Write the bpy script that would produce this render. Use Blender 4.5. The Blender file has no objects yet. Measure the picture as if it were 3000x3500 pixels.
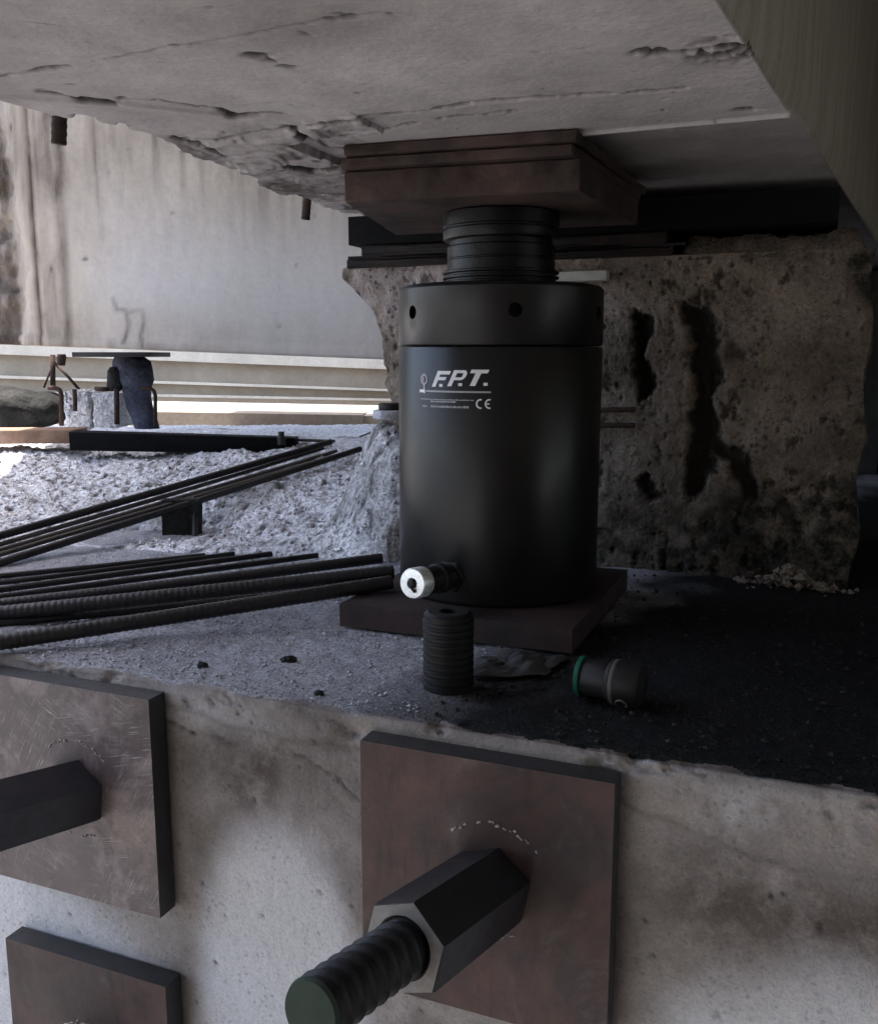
import bpy, bmesh, math, random
import numpy as np
from mathutils import Vector, Matrix

random.seed(7)
rng = np.random.default_rng(11)
sc = bpy.context.scene
COL = sc.collection

# ------------------------------------------------------------------ camera
FPX = 3200.0                       # focal length in photograph pixels (3000 wide)
PITCH = math.radians(9.5)
cd = bpy.data.cameras.new('camera')
cam = bpy.data.objects.new('camera', cd)
COL.objects.link(cam)
cam.location = (0, 0, 0)
cam.rotation_euler = (math.radians(90) - PITCH, 0, 0)
cd.sensor_fit = 'HORIZONTAL'
cd.sensor_width = 36
cd.lens = 36 * FPX / 3000
cd.clip_start = 0.02
cd.clip_end = 2000
sc.camera = cam

# ------------------------------------------------------------------ sky, sun, exposure
SUN_ELEV = math.radians(75)
SUN_AZ = math.radians(-62)         # compass angle from +y towards +x: the sun stands left and behind the bridge
sun_dir = Vector((math.sin(SUN_AZ) * math.cos(SUN_ELEV), math.cos(SUN_AZ) * math.cos(SUN_ELEV), math.sin(SUN_ELEV)))
w = bpy.data.worlds.new('World')
sc.world = w
w.use_nodes = True
wn = w.node_tree
wn.nodes.clear()
sky = wn.nodes.new('ShaderNodeTexSky')
sky.sky_type = 'NISHITA'
sky.sun_disc = False
sky.sun_elevation = SUN_ELEV
sky.sun_rotation = SUN_AZ
sky.dust_density = 3.0
bg = wn.nodes.new('ShaderNodeBackground')
bg.inputs['Strength'].default_value = 0.15
wo = wn.nodes.new('ShaderNodeOutputWorld')
wn.links.new(sky.outputs[0], bg.inputs[0])
wn.links.new(bg.outputs[0], wo.inputs[0])
sl = bpy.data.lights.new('sun', 'SUN')
sl.energy = 3.6
sl.angle = math.radians(0.5)
sl.color = (1.0, 0.95, 0.88)
so = bpy.data.objects.new('sun', sl)
COL.objects.link(so)
so.rotation_euler = sun_dir.to_track_quat('Z', 'Y').to_euler()
sc.view_settings.view_transform = 'Standard'
sc.view_settings.look = 'None'
sc.view_settings.exposure = 2.35
sc.view_settings.gamma = 1
sc.view_settings.use_curve_mapping = False
try:
    sc.cycles.use_denoising = True
    sc.cycles.max_bounces = 10
    sc.cycles.diffuse_bounces = 7
    sc.cycles.caustics_reflective = False
    sc.cycles.caustics_refractive = False
    sc.cycles.sample_clamp_indirect = 6
except Exception:
    pass

# ------------------------------------------------------------------ frame of the bridge
AL = math.radians(22.15)
D = np.array([math.cos(AL), -math.sin(AL), 0.0])    # along the pier front edge
N = np.array([math.sin(AL), math.cos(AL), 0.0])     # into the pier
O = np.array([0.0, 0.877, 0.0])
ZT = -0.36                                          # pier top
ZS = 0.255                                          # girder soffit
F_ = np.array([0, math.cos(PITCH), -math.sin(PITCH)])
U_ = np.array([0, math.sin(PITCH), math.cos(PITCH)])
R_ = np.array([1.0, 0, 0])

def ray(px, py): return F_ + R_ * (px - 1500) / FPX - U_ * (py - 1750) / FPX
def PZ(px, py, z): r = ray(px, py); return r * (z / r[2])
def PY(px, py, y): r = ray(px, py); return r * (y / r[1])
def PT(px, py, t):
    r = ray(px, py); p = r * ((t + O @ N) / (r @ N)); return float((p - O) @ D), float(p[2])
def ST(p): return float((p - O) @ D), float((p - O) @ N)
def W(s, t, z): return O + s * D + t * N + np.array([0, 0, z])
def WV(s, t, z): return Vector(W(s, t, z))

# ------------------------------------------------------------------ noise
def _h(ix, iy, seed):
    a = (ix.astype(np.int64) * 374761393 + iy.astype(np.int64) * 668265263 + seed * 1442695041) & 0xffffffff
    a = ((a ^ (a >> 13)) * 1274126177) & 0xffffffff
    return ((a ^ (a >> 16)) & 0xffff) / 65535.0

def vn(x, y, seed=0):
    xi = np.floor(x); yi = np.floor(y); fx = x - xi; fy = y - yi
    fx = fx * fx * (3 - 2 * fx); fy = fy * fy * (3 - 2 * fy)
    a = _h(xi, yi, seed); b = _h(xi + 1, yi, seed); c = _h(xi, yi + 1, seed); d_ = _h(xi + 1, yi + 1, seed)
    return (a * (1 - fx) + b * fx) * (1 - fy) + (c * (1 - fx) + d_ * fx) * fy

def fbm(x, y, scale, octv=5, seed=0, gain=0.5):
    x = np.asarray(x, float) * scale; y = np.asarray(y, float) * scale
    r = 0; a = 1; t = 0
    for i in range(octv):
        r = r + a * (vn(x + 17.3 * i, y - 9.1 * i, seed + i) - 0.5); t += a; a *= gain; x = x * 2.03; y = y * 2.03
    return r / t * 2          # about -1..1

def ss(x, a, b):
    t = np.clip((x - a) / (b - a), 0, 1); return t * t * (3 - 2 * t)

def segdist(x, y, pts):
    d_ = np.full(np.shape(x), 1e9)
    for (x0, y0), (x1, y1) in zip(pts[:-1], pts[1:]):
        vx, vy = x1 - x0, y1 - y0
        t = np.clip(((x - x0) * vx + (y - y0) * vy) / (vx * vx + vy * vy + 1e-12), 0, 1)
        d_ = np.minimum(d_, np.hypot(x - x0 - t * vx, y - y0 - t * vy))
    return d_

def pits(x, y, n, box, rmin, rmax, depth, seed=1):
    g = np.random.default_rng(seed); out = np.zeros_like(x)
    for k in range(n):
        cx = g.uniform(box[0], box[1]); cy = g.uniform(box[2], box[3]); r = g.uniform(rmin, rmax) ; e = g.uniform(0.6, 1.6)
        m = (np.abs(x - cx) < 3 * r) & (np.abs(y - cy) < 3 * r)
        if m.any():
            q = ((x[m] - cx) * e) ** 2 + ((y[m] - cy) / e) ** 2
            out[m] = np.maximum(out[m], depth * (r / rmax) * np.exp(-(q / (r * r)) ** 1.5))
    return out

# ------------------------------------------------------------------ materials
def NT(name):
    m = bpy.data.materials.new(name); m.use_nodes = True
    nt = m.node_tree; b = nt.nodes['Principled BSDF']
    return m, nt, b

class G:
    """tiny node helper"""
    def __init__(s, nt): s.nt = nt; s.pos = None
    def n(s, t, **kw):
        x = s.nt.nodes.new(t)
        for k, v in kw.items(): setattr(x, k, v)
        return x
    def l(s, a, b): s.nt.links.new(a, b)
    def P(s, stretch=None, obj=False):
        if obj:
            p = s.n('ShaderNodeTexCoord').outputs['Object']
        else:
            p = s.n('ShaderNodeNewGeometry').outputs['Position']
        if stretch:
            m = s.n('ShaderNodeMapping'); m.inputs['Scale'].default_value = stretch
            s.l(p, m.inputs['Vector']); p = m.outputs[0]
        return p
    def noise(s, scale, detail=6, rough=0.6, p=None, dist=0):
        x = s.n('ShaderNodeTexNoise'); x.inputs['Scale'].default_value = scale
        x.inputs['Detail'].default_value = detail; x.inputs['Roughness'].default_value = rough
        x.inputs['Distortion'].default_value = dist
        s.l(p if p is not None else s.P(), x.inputs['Vector']); return x.outputs['Fac']
    def voro(s, scale, p=None, feat='F1', out='Distance'):
        x = s.n('ShaderNodeTexVoronoi', feature=feat); x.inputs['Scale'].default_value = scale
        s.l(p if p is not None else s.P(), x.inputs['Vector']); return x.outputs[out]
    def ramp(s, f, a, b, ca=(0, 0, 0), cb=(1, 1, 1)):
        x = s.n('ShaderNodeMapRange'); x.inputs['From Min'].default_value = a; x.inputs['From Max'].default_value = b
        s.l(f, x.inputs['Value']); return x.outputs[0]
    def mix(s, f, a, b, mode='MIX'):
        x = s.n('ShaderNodeMix', data_type='RGBA', blend_type=mode)
        if isinstance(f, (int, float)): x.inputs['Factor'].default_value = f
        else: s.l(f, x.inputs['Factor'])
        for v, i in ((a, 6), (b, 7)):
            if isinstance(v, (tuple, list)): x.inputs[i].default_value = (*v[:3], 1)
            else: s.l(v, x.inputs[i])
        return x.outputs[2]
    def math(s, op, a, b=None):
        x = s.n('ShaderNodeMath', operation=op)
        for v, i in ((a, 0), (b, 1)):
            if v is None: continue
            if isinstance(v, (int, float)): x.inputs[i].default_value = v
            else: s.l(v, x.inputs[i])
        return x.outputs[0]
    def attr(s, name):
        x = s.n('ShaderNodeAttribute', attribute_name=name); return x.outputs['Fac']
    def bump(s, h, dist, strength=1.0, norm=None):
        x = s.n('ShaderNodeBump'); x.inputs['Distance'].default_value = dist; x.inputs['Strength'].default_value = strength
        s.l(h, x.inputs['Height'])
        if norm is not None: s.l(norm, x.inputs['Normal'])
        return x.outputs[0]

def concrete(name, c1, c2, stain_shade=None, pale=None, speck=0.35, scale=6, fine=260, bumpd=0.003, pit=True, stretch=None, rough=0.92, spec=.2, slim=(.25, .55), dots=None, dotf=.9):
    m, nt, b = NT(name); g = G(nt)
    p = g.P(stretch)
    big = g.noise(scale, 7, 0.62, p)
    col = g.mix(g.ramp(big, 0.35, 0.68), c1, c2)
    mid = g.noise(scale * 5, 6, 0.7, p)
    col = g.mix(0.5, col, g.mix(g.ramp(mid, 0.3, 0.7), (0.72, 0.72, 0.73), (1.2, 1.18, 1.15)), 'MULTIPLY')
    if stain_shade is not None:
        f = g.math('MULTIPLY', g.attr('stain_shade'), g.ramp(g.noise(scale * 3, 6, .7, p), *slim))
        col = g.mix(f, col, stain_shade)
    if pale is not None:
        col = g.mix(g.attr('pale'), col, pale)
    fn = g.noise(fine, 4, 0.75)
    sp = g.ramp(fn, 0.34, 0.62)
    col = g.mix(speck, col, g.mix(sp, (0.25, 0.24, 0.24), (1.35, 1.35, 1.38)), 'MULTIPLY')
    if dots is not None:
        dv = g.voro(dots, None); dm = g.math('MULTIPLY', g.ramp(dv, .30, .18), g.ramp(g.noise(dots * .22, 4, .6), .42, .6))
        dv2 = g.voro(dots * 2.3, None); dm2 = g.math('MULTIPLY', g.ramp(dv2, .32, .2), g.ramp(g.noise(dots * .6, 3, .6), .48, .62))
        col = g.mix(g.math('MULTIPLY', g.math('MAXIMUM', dm, dm2), dotf), col, (.055, .052, .06))
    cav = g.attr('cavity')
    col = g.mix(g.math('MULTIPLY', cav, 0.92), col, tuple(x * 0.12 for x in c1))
    g.l(col, b.inputs['Base Color'])
    b.inputs['Roughness'].default_value = rough
    b.inputs['Specular IOR Level'].default_value = spec
    nrm = g.bump(fn, bumpd, 0.8)
    nrm = g.bump(g.noise(fine * 0.25, 5, 0.65), bumpd * 2.2, 0.7, nrm)
    if pit:
        v = g.ramp(g.voro(fine * 0.35), 0.0, 0.25)
        nrm = g.bump(v, bumpd * 0.7, 0.5, nrm)
    g.l(nrm, b.inputs['Normal'])
    return m

def steel(name, base, rust=None, rough=0.5, metallic=0.0, amount=0.5, scale=30, bumpd=0.0006, spec=0.5, scratch=None, rustlim=(0.4, 0.65), sw=.66, smear=None):
    m, nt, b = NT(name); g = G(nt)
    p = g.P()
    col = g.mix(g.ramp(g.noise(scale * 2.3, 6, .7, p), .35, .7), tuple(x * .75 for x in base), tuple(min(1, x * 1.25) for x in base))
    if rust is not None:
        f = g.math('MULTIPLY', g.ramp(g.noise(scale * .55, 8, .7, p, .4), *rustlim), amount)
        col = g.mix(f, col, rust)
    if smear is not None:
        f = g.math('MULTIPLY', g.ramp(g.noise(9, 8, .7, g.P((1, 1, .55)), .8), .53, .66), g.ramp(g.noise(70, 5, .7, p), .3, .7))
        col = g.mix(g.math('MULTIPLY', f, .6), col, smear)
        f = g.ramp(g.noise(14, 6, .65, g.P((2.6, 2.6, .35)), .3), .56, .70)
        col = g.mix(g.math('MULTIPLY', f, .6), col, tuple(x * .45 for x in base))
    if scratch is not None:
        pm = g.P((9, 60, 60)); 
        def lines(rot, seed):
            mp = g.n('ShaderNodeMapping'); mp.inputs['Rotation'].default_value = (0, rot, 0); mp.inputs['Location'].default_value = (seed, seed, seed)
            g.l(g.P(), mp.inputs['Vector']); m2 = g.n('ShaderNodeMapping'); m2.inputs['Scale'].default_value = (3.2, 3.2, 70); g.l(mp.outputs[0], m2.inputs['Vector'])
            return g.math('MULTIPLY', g.ramp(g.noise(10, 4, .6, m2.outputs[0], .6), sw, sw + .07), g.ramp(g.noise(11, 5, .65, mp.outputs[0]), .5, .66))
        s1 = g.math('MAXIMUM', g.math('MAXIMUM', lines(.25, 0), lines(-.55, 3)), lines(1.1, 7))
        s2 = g.ramp(g.noise(60, 4, .7, p), .3, .6)
        col = g.mix(g.math('MULTIPLY', g.math('MULTIPLY', s1, s2), .8), col, scratch)
    g.l(col, b.inputs['Base Color'])
    r = g.ramp(g.noise(scale * 1.4, 5, .6, p), 0.2, 0.8)
    rr = g.n('ShaderNodeMapRange'); rr.inputs['To Min'].default_value = max(0, rough - .1); rr.inputs['To Max'].default_value = min(1, rough + .14)
    g.l(r, rr.inputs['Value']); g.l(rr.outputs[0], b.inputs['Roughness'])
    b.inputs['Metallic'].default_value = metallic
    b.inputs['Specular IOR Level'].default_value = spec
    g.l(g.bump(g.noise(scale * 8, 5, .7), bumpd, 0.7), b.inputs['Normal'])
    return m

def plain(name, c, rough=0.6, spec=0.4):
    m, nt, b = NT(name); g = G(nt)
    col = g.mix(g.ramp(g.noise(40, 5, .6), .3, .7), tuple(x * .85 for x in c), tuple(min(1, x * 1.12) for x in c))
    g.l(col, b.inputs['Base Color']); b.inputs['Roughness'].default_value = rough
    b.inputs['Specular IOR Level'].default_value = spec
    return m

M = {}
M['pier'] = concrete('pier_concrete', (0.19, 0.172, 0.164), (0.33, 0.30, 0.285), stain_shade=(0.085, 0.068, 0.060), pale=(0.50, 0.50, 0.525), speck=0.2, scale=7, fine=260, bumpd=0.0010, dots=110, dotf=.32)
M['grit'] = concrete('gritty_pier_top', (0.36, 0.36, 0.385), (0.48, 0.48, 0.51), stain_shade=(0.0075, 0.0068, 0.0060), pale=(0.5, 0.5, 0.55), speck=0.75, scale=9, fine=320, bumpd=0.003, spec=.08, slim=(.1, .3), dots=150)  # its near-black tone paints the shade on the right half
M['soffit'] = concrete('girder_concrete', (0.36, 0.335, 0.335), (0.48, 0.455, 0.455), stain_shade=(0.10, 0.085, 0.075), pale=(0.5, 0.49, 0.47), speck=0.10, scale=4, fine=150, bumpd=0.0007)
M['web'] = concrete('girder_side_concrete', (0.47, 0.455, 0.385), (0.56, 0.545, 0.47), stain_shade=(0.07, 0.065, 0.05), speck=0.12, scale=5, fine=150, bumpd=0.0012, stretch=(2.2, 2.2, 0.22))
M['shadewall'] = concrete('shaded_end_wall_concrete', (0.03, 0.03, 0.026), (0.06, 0.058, 0.05), speck=.2, scale=5, fine=120, bumpd=.001)  # near-black colour paints the shade right of the pedestal
M['baseplate'] = steel('dark_red_base_plate', (0.022, 0.016, 0.016), rust=(.055, .030, .027), rough=.65, amount=.8, scale=16, spec=.25, bumpd=.001)
M['crumb'] = concrete('shaded_crumb', (0.012, 0.0115, 0.011), (0.045, 0.042, 0.038), speck=.2, scale=60, fine=300, bumpd=.001)  # shaded copy of the loose grit, dark to suit the painted half
M['scar'] = plain('pale_weld_scar', (.34, .31, .30), .7, .2)
M['nut_lit'] = steel('skylit_nut_steel', (0.036, 0.036, 0.046), rough=.36, scale=30, spec=.5)  # lit copy of the nut steel, sky sheen put in its colour
M['mound'] = concrete('broken_mortar', (0.56, 0.565, 0.585), (0.76, 0.765, 0.785), stain_shade=(0.09, 0.088, 0.07), pale=(0.72, 0.72, 0.76), speck=0.7, scale=7, fine=110, bumpd=0.006, dots=58)
M['pedestal'] = concrete('pedestal_concrete', (0.165, 0.135, 0.108), (0.30, 0.25, 0.205), stain_shade=(0.022, 0.021, 0.015), pale=(0.40, 0.34, 0.32), speck=0.35, scale=9, fine=170, bumpd=0.0028, dots=75)
M['farwall'] = concrete('far_girder_concrete', (0.37, 0.32, 0.265), (0.52, 0.465, 0.41), stain_shade=(0.07, 0.052, 0.04), pale=(0.56, 0.545, 0.54), speck=0.08, scale=2.2, fine=60, bumpd=0.0008, stretch=(1.6, 1.6, 0.5))
M['plain_concrete'] = concrete('plain_concrete', (0.38, 0.35, 0.30), (0.48, 0.44, 0.38), speck=0.15, scale=1.5, fine=40, bumpd=0.002)
M['tan'] = concrete('tan_parapet_concrete', (0.28, 0.235, 0.175), (0.36, 0.31, 0.24), speck=0.1, scale=1.5, fine=40, bumpd=0.002)
M['ledge'] = concrete('pale_ledge_concrete', (0.54, 0.48, 0.385), (0.66, 0.60, 0.50), speck=0.1, scale=1.5, fine=40, bumpd=0.002)
M['brownwall'] = concrete('brown_wall_concrete', (0.20, 0.16, 0.12), (0.30, 0.25, 0.19), speck=0.2, scale=1.5, fine=40, bumpd=0.004)
M['ground'] = concrete('dusty_ground', (0.165, 0.16, 0.155), (0.22, 0.213, 0.205), speck=0.2, scale=0.4, fine=9, bumpd=0.02)
M['rustplate'] = steel('rust_brown_plate', (0.040, 0.027, 0.026), rust=(0.095, 0.050, 0.043), rough=.6, amount=.9, scale=11, spec=.3, bumpd=.001, scratch=(.26, .22, .21), sw=.72, smear=(.15, .135, .13))
M['scratched'] = steel('scratched_plum_plate', (0.080, 0.058, 0.058), rust=(0.21, 0.165, 0.165), rough=.5, amount=.75, scale=24, spec=.5, scratch=(.5, .46, .47), rustlim=(.5, .62), sw=.58)
M['packplate'] = steel('rusty_packing_plate', (0.034, 0.026, 0.024), rust=(0.088, 0.058, 0.049), rough=.75, amount=.9, scale=16, spec=.2, bumpd=.0018)
M['plate_edge'] = steel('dark_plate_edge', (0.025, 0.024, 0.026), rough=.45, scale=30, spec=.5)
M['blacksteel'] = steel('black_steel', (0.010, 0.010, 0.011), rust=(0.03, 0.02, 0.016), rough=.5, amount=.3, scale=40, spec=.3)
M['nut'] = steel('blackened_nut_steel', (0.018, 0.018, 0.021), rough=.36, scale=30, spec=.45)
M['nutface'] = steel('bare_nut_face', (0.17, 0.165, 0.16), rust=(.12, .09, .07), rough=.5, amount=.5, scale=50)
M['sole'] = steel('matt_black_sole_steel', (0.006, 0.006, 0.0065), rough=.85, scale=30, spec=.1)
M['jack'] = steel('jack_black_paint', (0.005, 0.005, 0.0055), rust=(.018, .017, .017), amount=.45, rustlim=(.42, .75), scratch=(.05, .05, .05), sw=.74, rough=.36, scale=8, spec=.33, bumpd=0.00015)
M['jackdark'] = steel('oiled_piston_steel', (0.004, 0.004, 0.0045), rough=.34, scale=20, spec=.22)
M['print'] = plain('white_print', (.62, .62, .64), .5)
M['printdim'] = plain('faded_white_print', (.27, .27, .28), .5)
M['tip'] = plain('worn_green_paint', (.035, .050, .038), .75, .15)
M['silver'] = steel('bright_cap_metal', (.9, .9, .9), rough=.28, metallic=0.55, scale=60)
M['rebar'] = steel('dark_rebar', (0.008, 0.0075, 0.009), rust=(.025, .017, .014), rough=.42, amount=.3, scale=60, spec=.4)
M['rebar_grey'] = steel('grey_brown_rebar', (0.05, 0.045, 0.044), rust=(.10, .07, .055), rough=.45, amount=.5, scale=60, spec=.5)
M['rebar_rust'] = steel('rusty_rebar', (0.03, 0.02, 0.017), rust=(.07, .042, .032), rough=.8, amount=.8, scale=60, spec=.2)
M['rubber'] = plain('black_rubber', (.006, .006, .0065), .6, .25)
M['pad'] = steel('laminated_bearing_rubber', (0.018, 0.016, 0.016), rust=(.04, .028, .022), rough=.8, amount=.7, scale=30, spec=.2)
M['green'] = plain('green_paint', (.045, .075, .05), .7, .2)
M['greenring'] = plain('green_plastic', (.008, .075, .048), .6, .2)
M['cloth'] = plain('grey_rag', (.05, .048, .046), .95, .1)
M['labelgrey'] = plain('grey_label', (.075, .07, .068), .6)
M['timber'] = steel('raw_timber', (0.30, 0.20, 0.145), rust=(.14, .08, .055), rough=.8, amount=.8, scale=14, spec=.2)
M['bluelump'] = concrete('blue_grey_bearing', (0.030, 0.033, 0.05), (0.09, 0.10, 0.14), speck=.4, scale=20, fine=120, bumpd=.003)
M['rock'] = concrete('dark_rock', (0.009, 0.009, 0.0085), (0.04, 0.04, 0.038), speck=.4, scale=12, fine=100, bumpd=.004)
M['stone'] = concrete('loose_grit', (0.30, 0.30, 0.33), (0.55, 0.55, 0.60), speck=.3, scale=60, fine=300, bumpd=.001)
M['filler'] = plain('pale_filler_paint', (.5, .5, .47), .8, .1)

# ------------------------------------------------------------------ mesh helpers
def link(name, me, mats, parent=None, smooth=False):
    o = bpy.data.objects.new(name, me); COL.objects.link(o)
    for m in (mats if isinstance(mats, (list, tuple)) else [mats]): me.materials.append(m)
    if parent is not None: o.parent = parent
    if smooth: me.polygons.foreach_set('use_smooth', [True] * len(me.polygons))
    return o

def tag(o, label=None, cat=None, group=None, kind=None):
    if label: o['label'] = label
    if cat: o['category'] = cat
    if group: o['group'] = group
    if kind: o['kind'] = kind
    return o

def empty(name, label, cat, group=None, loc=(0, 0, 0)):
    o = bpy.data.objects.new(name, None); COL.objects.link(o); o.location = loc
    o.empty_display_size = .05
    return tag(o, label, cat, group)

def sheet(name, P, mats, attrs=None, parent=None, matidx=None, flip=False):
    """P: (nu, nv, 3) array of points -> one smooth sheet"""
    nu, nv = P.shape[:2]
    me = bpy.data.meshes.new(name)
    idx = np.arange(nu * nv).reshape(nu, nv)
    q = np.stack([idx[:-1, :-1], idx[1:, :-1], idx[1:, 1:], idx[:-1, 1:]], -1).reshape(-1, 4)
    if flip: q = q[:, ::-1]
    me.vertices.add(nu * nv); me.vertices.foreach_set('co', P.reshape(-1).astype(np.float32))
    nf = len(q)
    me.loops.add(nf * 4); me.loops.foreach_set('vertex_index', q.reshape(-1).astype(np.int32))
    me.polygons.add(nf); me.polygons.foreach_set('loop_start', np.arange(0, nf * 4, 4, dtype=np.int32))
    me.polygons.foreach_set('use_smooth', np.ones(nf, bool))
    if matidx is not None:
        mi = matidx[:-1, :-1].reshape(-1).astype(np.int32)
        me.polygons.foreach_set('material_index', mi)
    for k, v in (attrs or {}).items():
        a = me.attributes.new(k, 'FLOAT', 'POINT'); a.data.foreach_set('value', np.clip(v, 0, 1).reshape(-1).astype(np.float32))
    me.update(calc_edges=True)
    return link(name, me, mats, parent)

def pos3(S, T, Z):
    return O + S[..., None] * D + T[..., None] * N + Z[..., None] * np.array([0, 0, 1.0])

def bm_obj(name, bm, mats, parent=None, smooth=False, angle=None):
    bmesh.ops.recalc_face_normals(bm, faces=bm.faces[:])
    me = bpy.data.meshes.new(name); bm.to_mesh(me); bm.free()
    o = link(name, me, mats, parent, smooth or angle is not None)
    if angle is not None:
        try: me.set_sharp_from_angle(angle=math.radians(angle))
        except Exception: pass
    return o

def box_pts(bm, pts):
    """8 points: bottom 4 ccw, top 4 ccw"""
    v = [bm.verts.new(p) for p in pts]
    for f in ((3, 2, 1, 0), (4, 5, 6, 7), (0, 1, 5, 4), (1, 2, 6, 5), (2, 3, 7, 6), (3, 0, 4, 7)):
        bm.faces.new([v[i] for i in f])
    return v

def sbox(name, s0, s1, t0, t1, z0, z1, mats, parent=None, bev=0.0, segs=2, jag=0.0, rot=0.0, cuts=0, ns=0.0):
    bm = bmesh.new()
    cs, ct = (s0 + s1) / 2, (t0 + t1) / 2
    def q(s, t, z):
        a, b = s - cs, t - ct
        return WV(cs + a * math.cos(rot) - b * math.sin(rot), ct + a * math.sin(rot) + b * math.cos(rot), z)
    box_pts(bm, [q(s0, t0, z0), q(s1, t0, z0), q(s1, t1, z0), q(s0, t1, z0), q(s0, t0, z1), q(s1, t0, z1), q(s1, t1, z1), q(s0, t1, z1)])
    if cuts:
        bmesh.ops.subdivide_edges(bm, edges=bm.edges[:], cuts=cuts, use_grid_fill=True)
    if bev: 
        sharp = [e for e in bm.edges if len(e.link_faces) == 2 and e.calc_face_angle(0) > .5]
        bmesh.ops.bevel(bm, geom=sharp, offset=bev, segments=segs, affect='EDGES', profile=.5, clamp_overlap=True)
    if jag:
        g = random.Random(hash(name) % 1000 if False else len(name))
        for v in bm.verts: v.co += Vector((g.uniform(-1, 1), g.uniform(-1, 1), g.uniform(-1, 1))) * jag
    return bm_obj(name, bm, mats, parent, angle=35 if bev else None)

def wbox(name, x0, x1, y0, y1, z0, z1, mats, parent=None, bev=0.0):
    bm = bmesh.new()
    box_pts(bm, [(x0, y0, z0), (x1, y0, z0), (x1, y1, z0), (x0, y1, z0), (x0, y0, z1), (x1, y0, z1), (x1, y1, z1), (x0, y1, z1)])
    if bev: bmesh.ops.bevel(bm, geom=bm.edges[:], offset=bev, segments=2, affect='EDGES', profile=.5)
    return bm_obj(name, bm, mats, parent, angle=35 if bev else None)

def lathe(bm, prof, seg=64, mat=None, caps=(True, True), mi=0):
    """prof: list of (r, z); mat: Matrix"""
    rings = []
    M4 = mat or Matrix()
    for r, z in prof:
        if r < 1e-6: rings.append([bm.verts.new(M4 @ Vector((0, 0, z)))]); continue
        rings.append([bm.verts.new(M4 @ Vector((r * math.cos(2 * math.pi * k / seg), r * math.sin(2 * math.pi * k / seg), z))) for k in range(seg)])
    for a, b in zip(rings[:-1], rings[1:]):
        for k in range(seg):
            k2 = (k + 1) % seg
            if len(a) == 1 and len(b) == 1: continue
            if len(a) == 1: f = bm.faces.new((a[0], b[k2], b[k]))
            elif len(b) == 1: f = bm.faces.new((a[k], a[k2], b[0]))
            else: f = bm.faces.new((a[k], a[k2], b[k2], b[k]))
            f.material_index = mi
    if caps[0] and len(rings[0]) > 1: bm.faces.new(rings[0][::-1]).material_index = mi
    if caps[1] and len(rings[-1]) > 1: bm.faces.new(rings[-1]).material_index = mi

def axis_mat(p, q, roll=0.0):
    p = Vector(p); z = (Vector(q) - p).normalized()
    up = Vector((0, 0, 1)) if abs(z.z) < .95 else Vector((0, 1, 0))
    x = up.cross(z).normalized(); y = z.cross(x)
    m = Matrix((x, y, z)).transposed().to_4x4(); m.translation = p
    return m @ Matrix.Rotation(roll, 4, 'Z')

def tube(bm, pts, r, seg=8, mi=0):
    pts = [Vector(p) for p in pts]; rings = []
    prev = None
    for i, p in enumerate(pts):
        t = (pts[min(i + 1, len(pts) - 1)] - pts[max(i - 1, 0)]).normalized()
        if prev is None:
            u = t.orthogonal().normalized()
        else:
            u = (prev - t * prev.dot(t)).normalized()
        prev = u; v = t.cross(u)
        rr = r[i] if isinstance(r, (list, tuple, np.ndarray)) else r
        rings.append([bm.verts.new(p + (u * math.cos(2 * math.pi * k / seg) + v * math.sin(2 * math.pi * k / seg)) * rr) for k in range(seg)])
    for a, b in zip(rings[:-1], rings[1:]):
        for k in range(seg):
            f = bm.faces.new((a[k], a[(k + 1) % seg], b[(k + 1) % seg], b[k])); f.material_index = mi
    bm.faces.new(rings[0][::-1]); bm.faces.new(rings[-1])

def rebar_bm(bm, p, q, r, pitch=None, seg=10, sag=0.0):
    """ribbed bar from p to q: ribs as rings that stand proud"""
    p = Vector(p); q = Vector(q); L = (q - p).length; pitch = pitch or min(.0085, r * 1.1)
    n_ = max(8, int(L / pitch * 3)); pts = []; rr = []
    for i in range(n_ + 1):
        f = i / n_
        pts.append(p.lerp(q, f) - Vector((0, 0, sag * 4 * f * (1 - f))))
        rr.append(r * (1.06 if i % 3 == 0 else 0.985))
    tube(bm, pts, rr, seg)

# ================================================================== SETTING
# ground far below, one sheet
gx = np.concatenate([-np.geomspace(900, 12, 24), np.linspace(-10, 10, 40), np.geomspace(12, 900, 24)])
X, Y = np.meshgrid(gx, gx, indexing='ij')
Zg = -4.2 + 0.05 * fbm(X, Y, .5, 4, 3)
tag(sheet('ground', np.stack([X, Y, Zg], -1), M['ground']), kind='structure')

# pier cap: front face, broken edge and gritty top in a single sheet, closed below and behind
s_ax = np.concatenate([np.linspace(-5, -1.0, 20), np.arange(-.98, -.66, .01), np.arange(-.66, .42, .0032), np.linspace(.43, 1.2, 40), np.linspace(1.3, 8, 20)])
w_ax = np.concatenate([[-2.8, -2.0, -1.4], np.linspace(-1.2, -.66, 20), np.arange(-.64, -.02, .0042), np.arange(-.02, .03, .0022), np.arange(.03, .55, .0038), np.linspace(.56, 1.2, 60), np.linspace(1.3, 3.2, 20), [3.25, 4.0]])
S, Wd = np.meshgrid(s_ax, w_ax, indexing='ij')
isface = Wd < 0
T = np.where(isface, 0.0, np.minimum(Wd, 3.2)); Z = np.where(isface, ZT + Wd, ZT) + np.where(Wd > 3.2, -(Wd - 3.2) * 3, 0)
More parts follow.
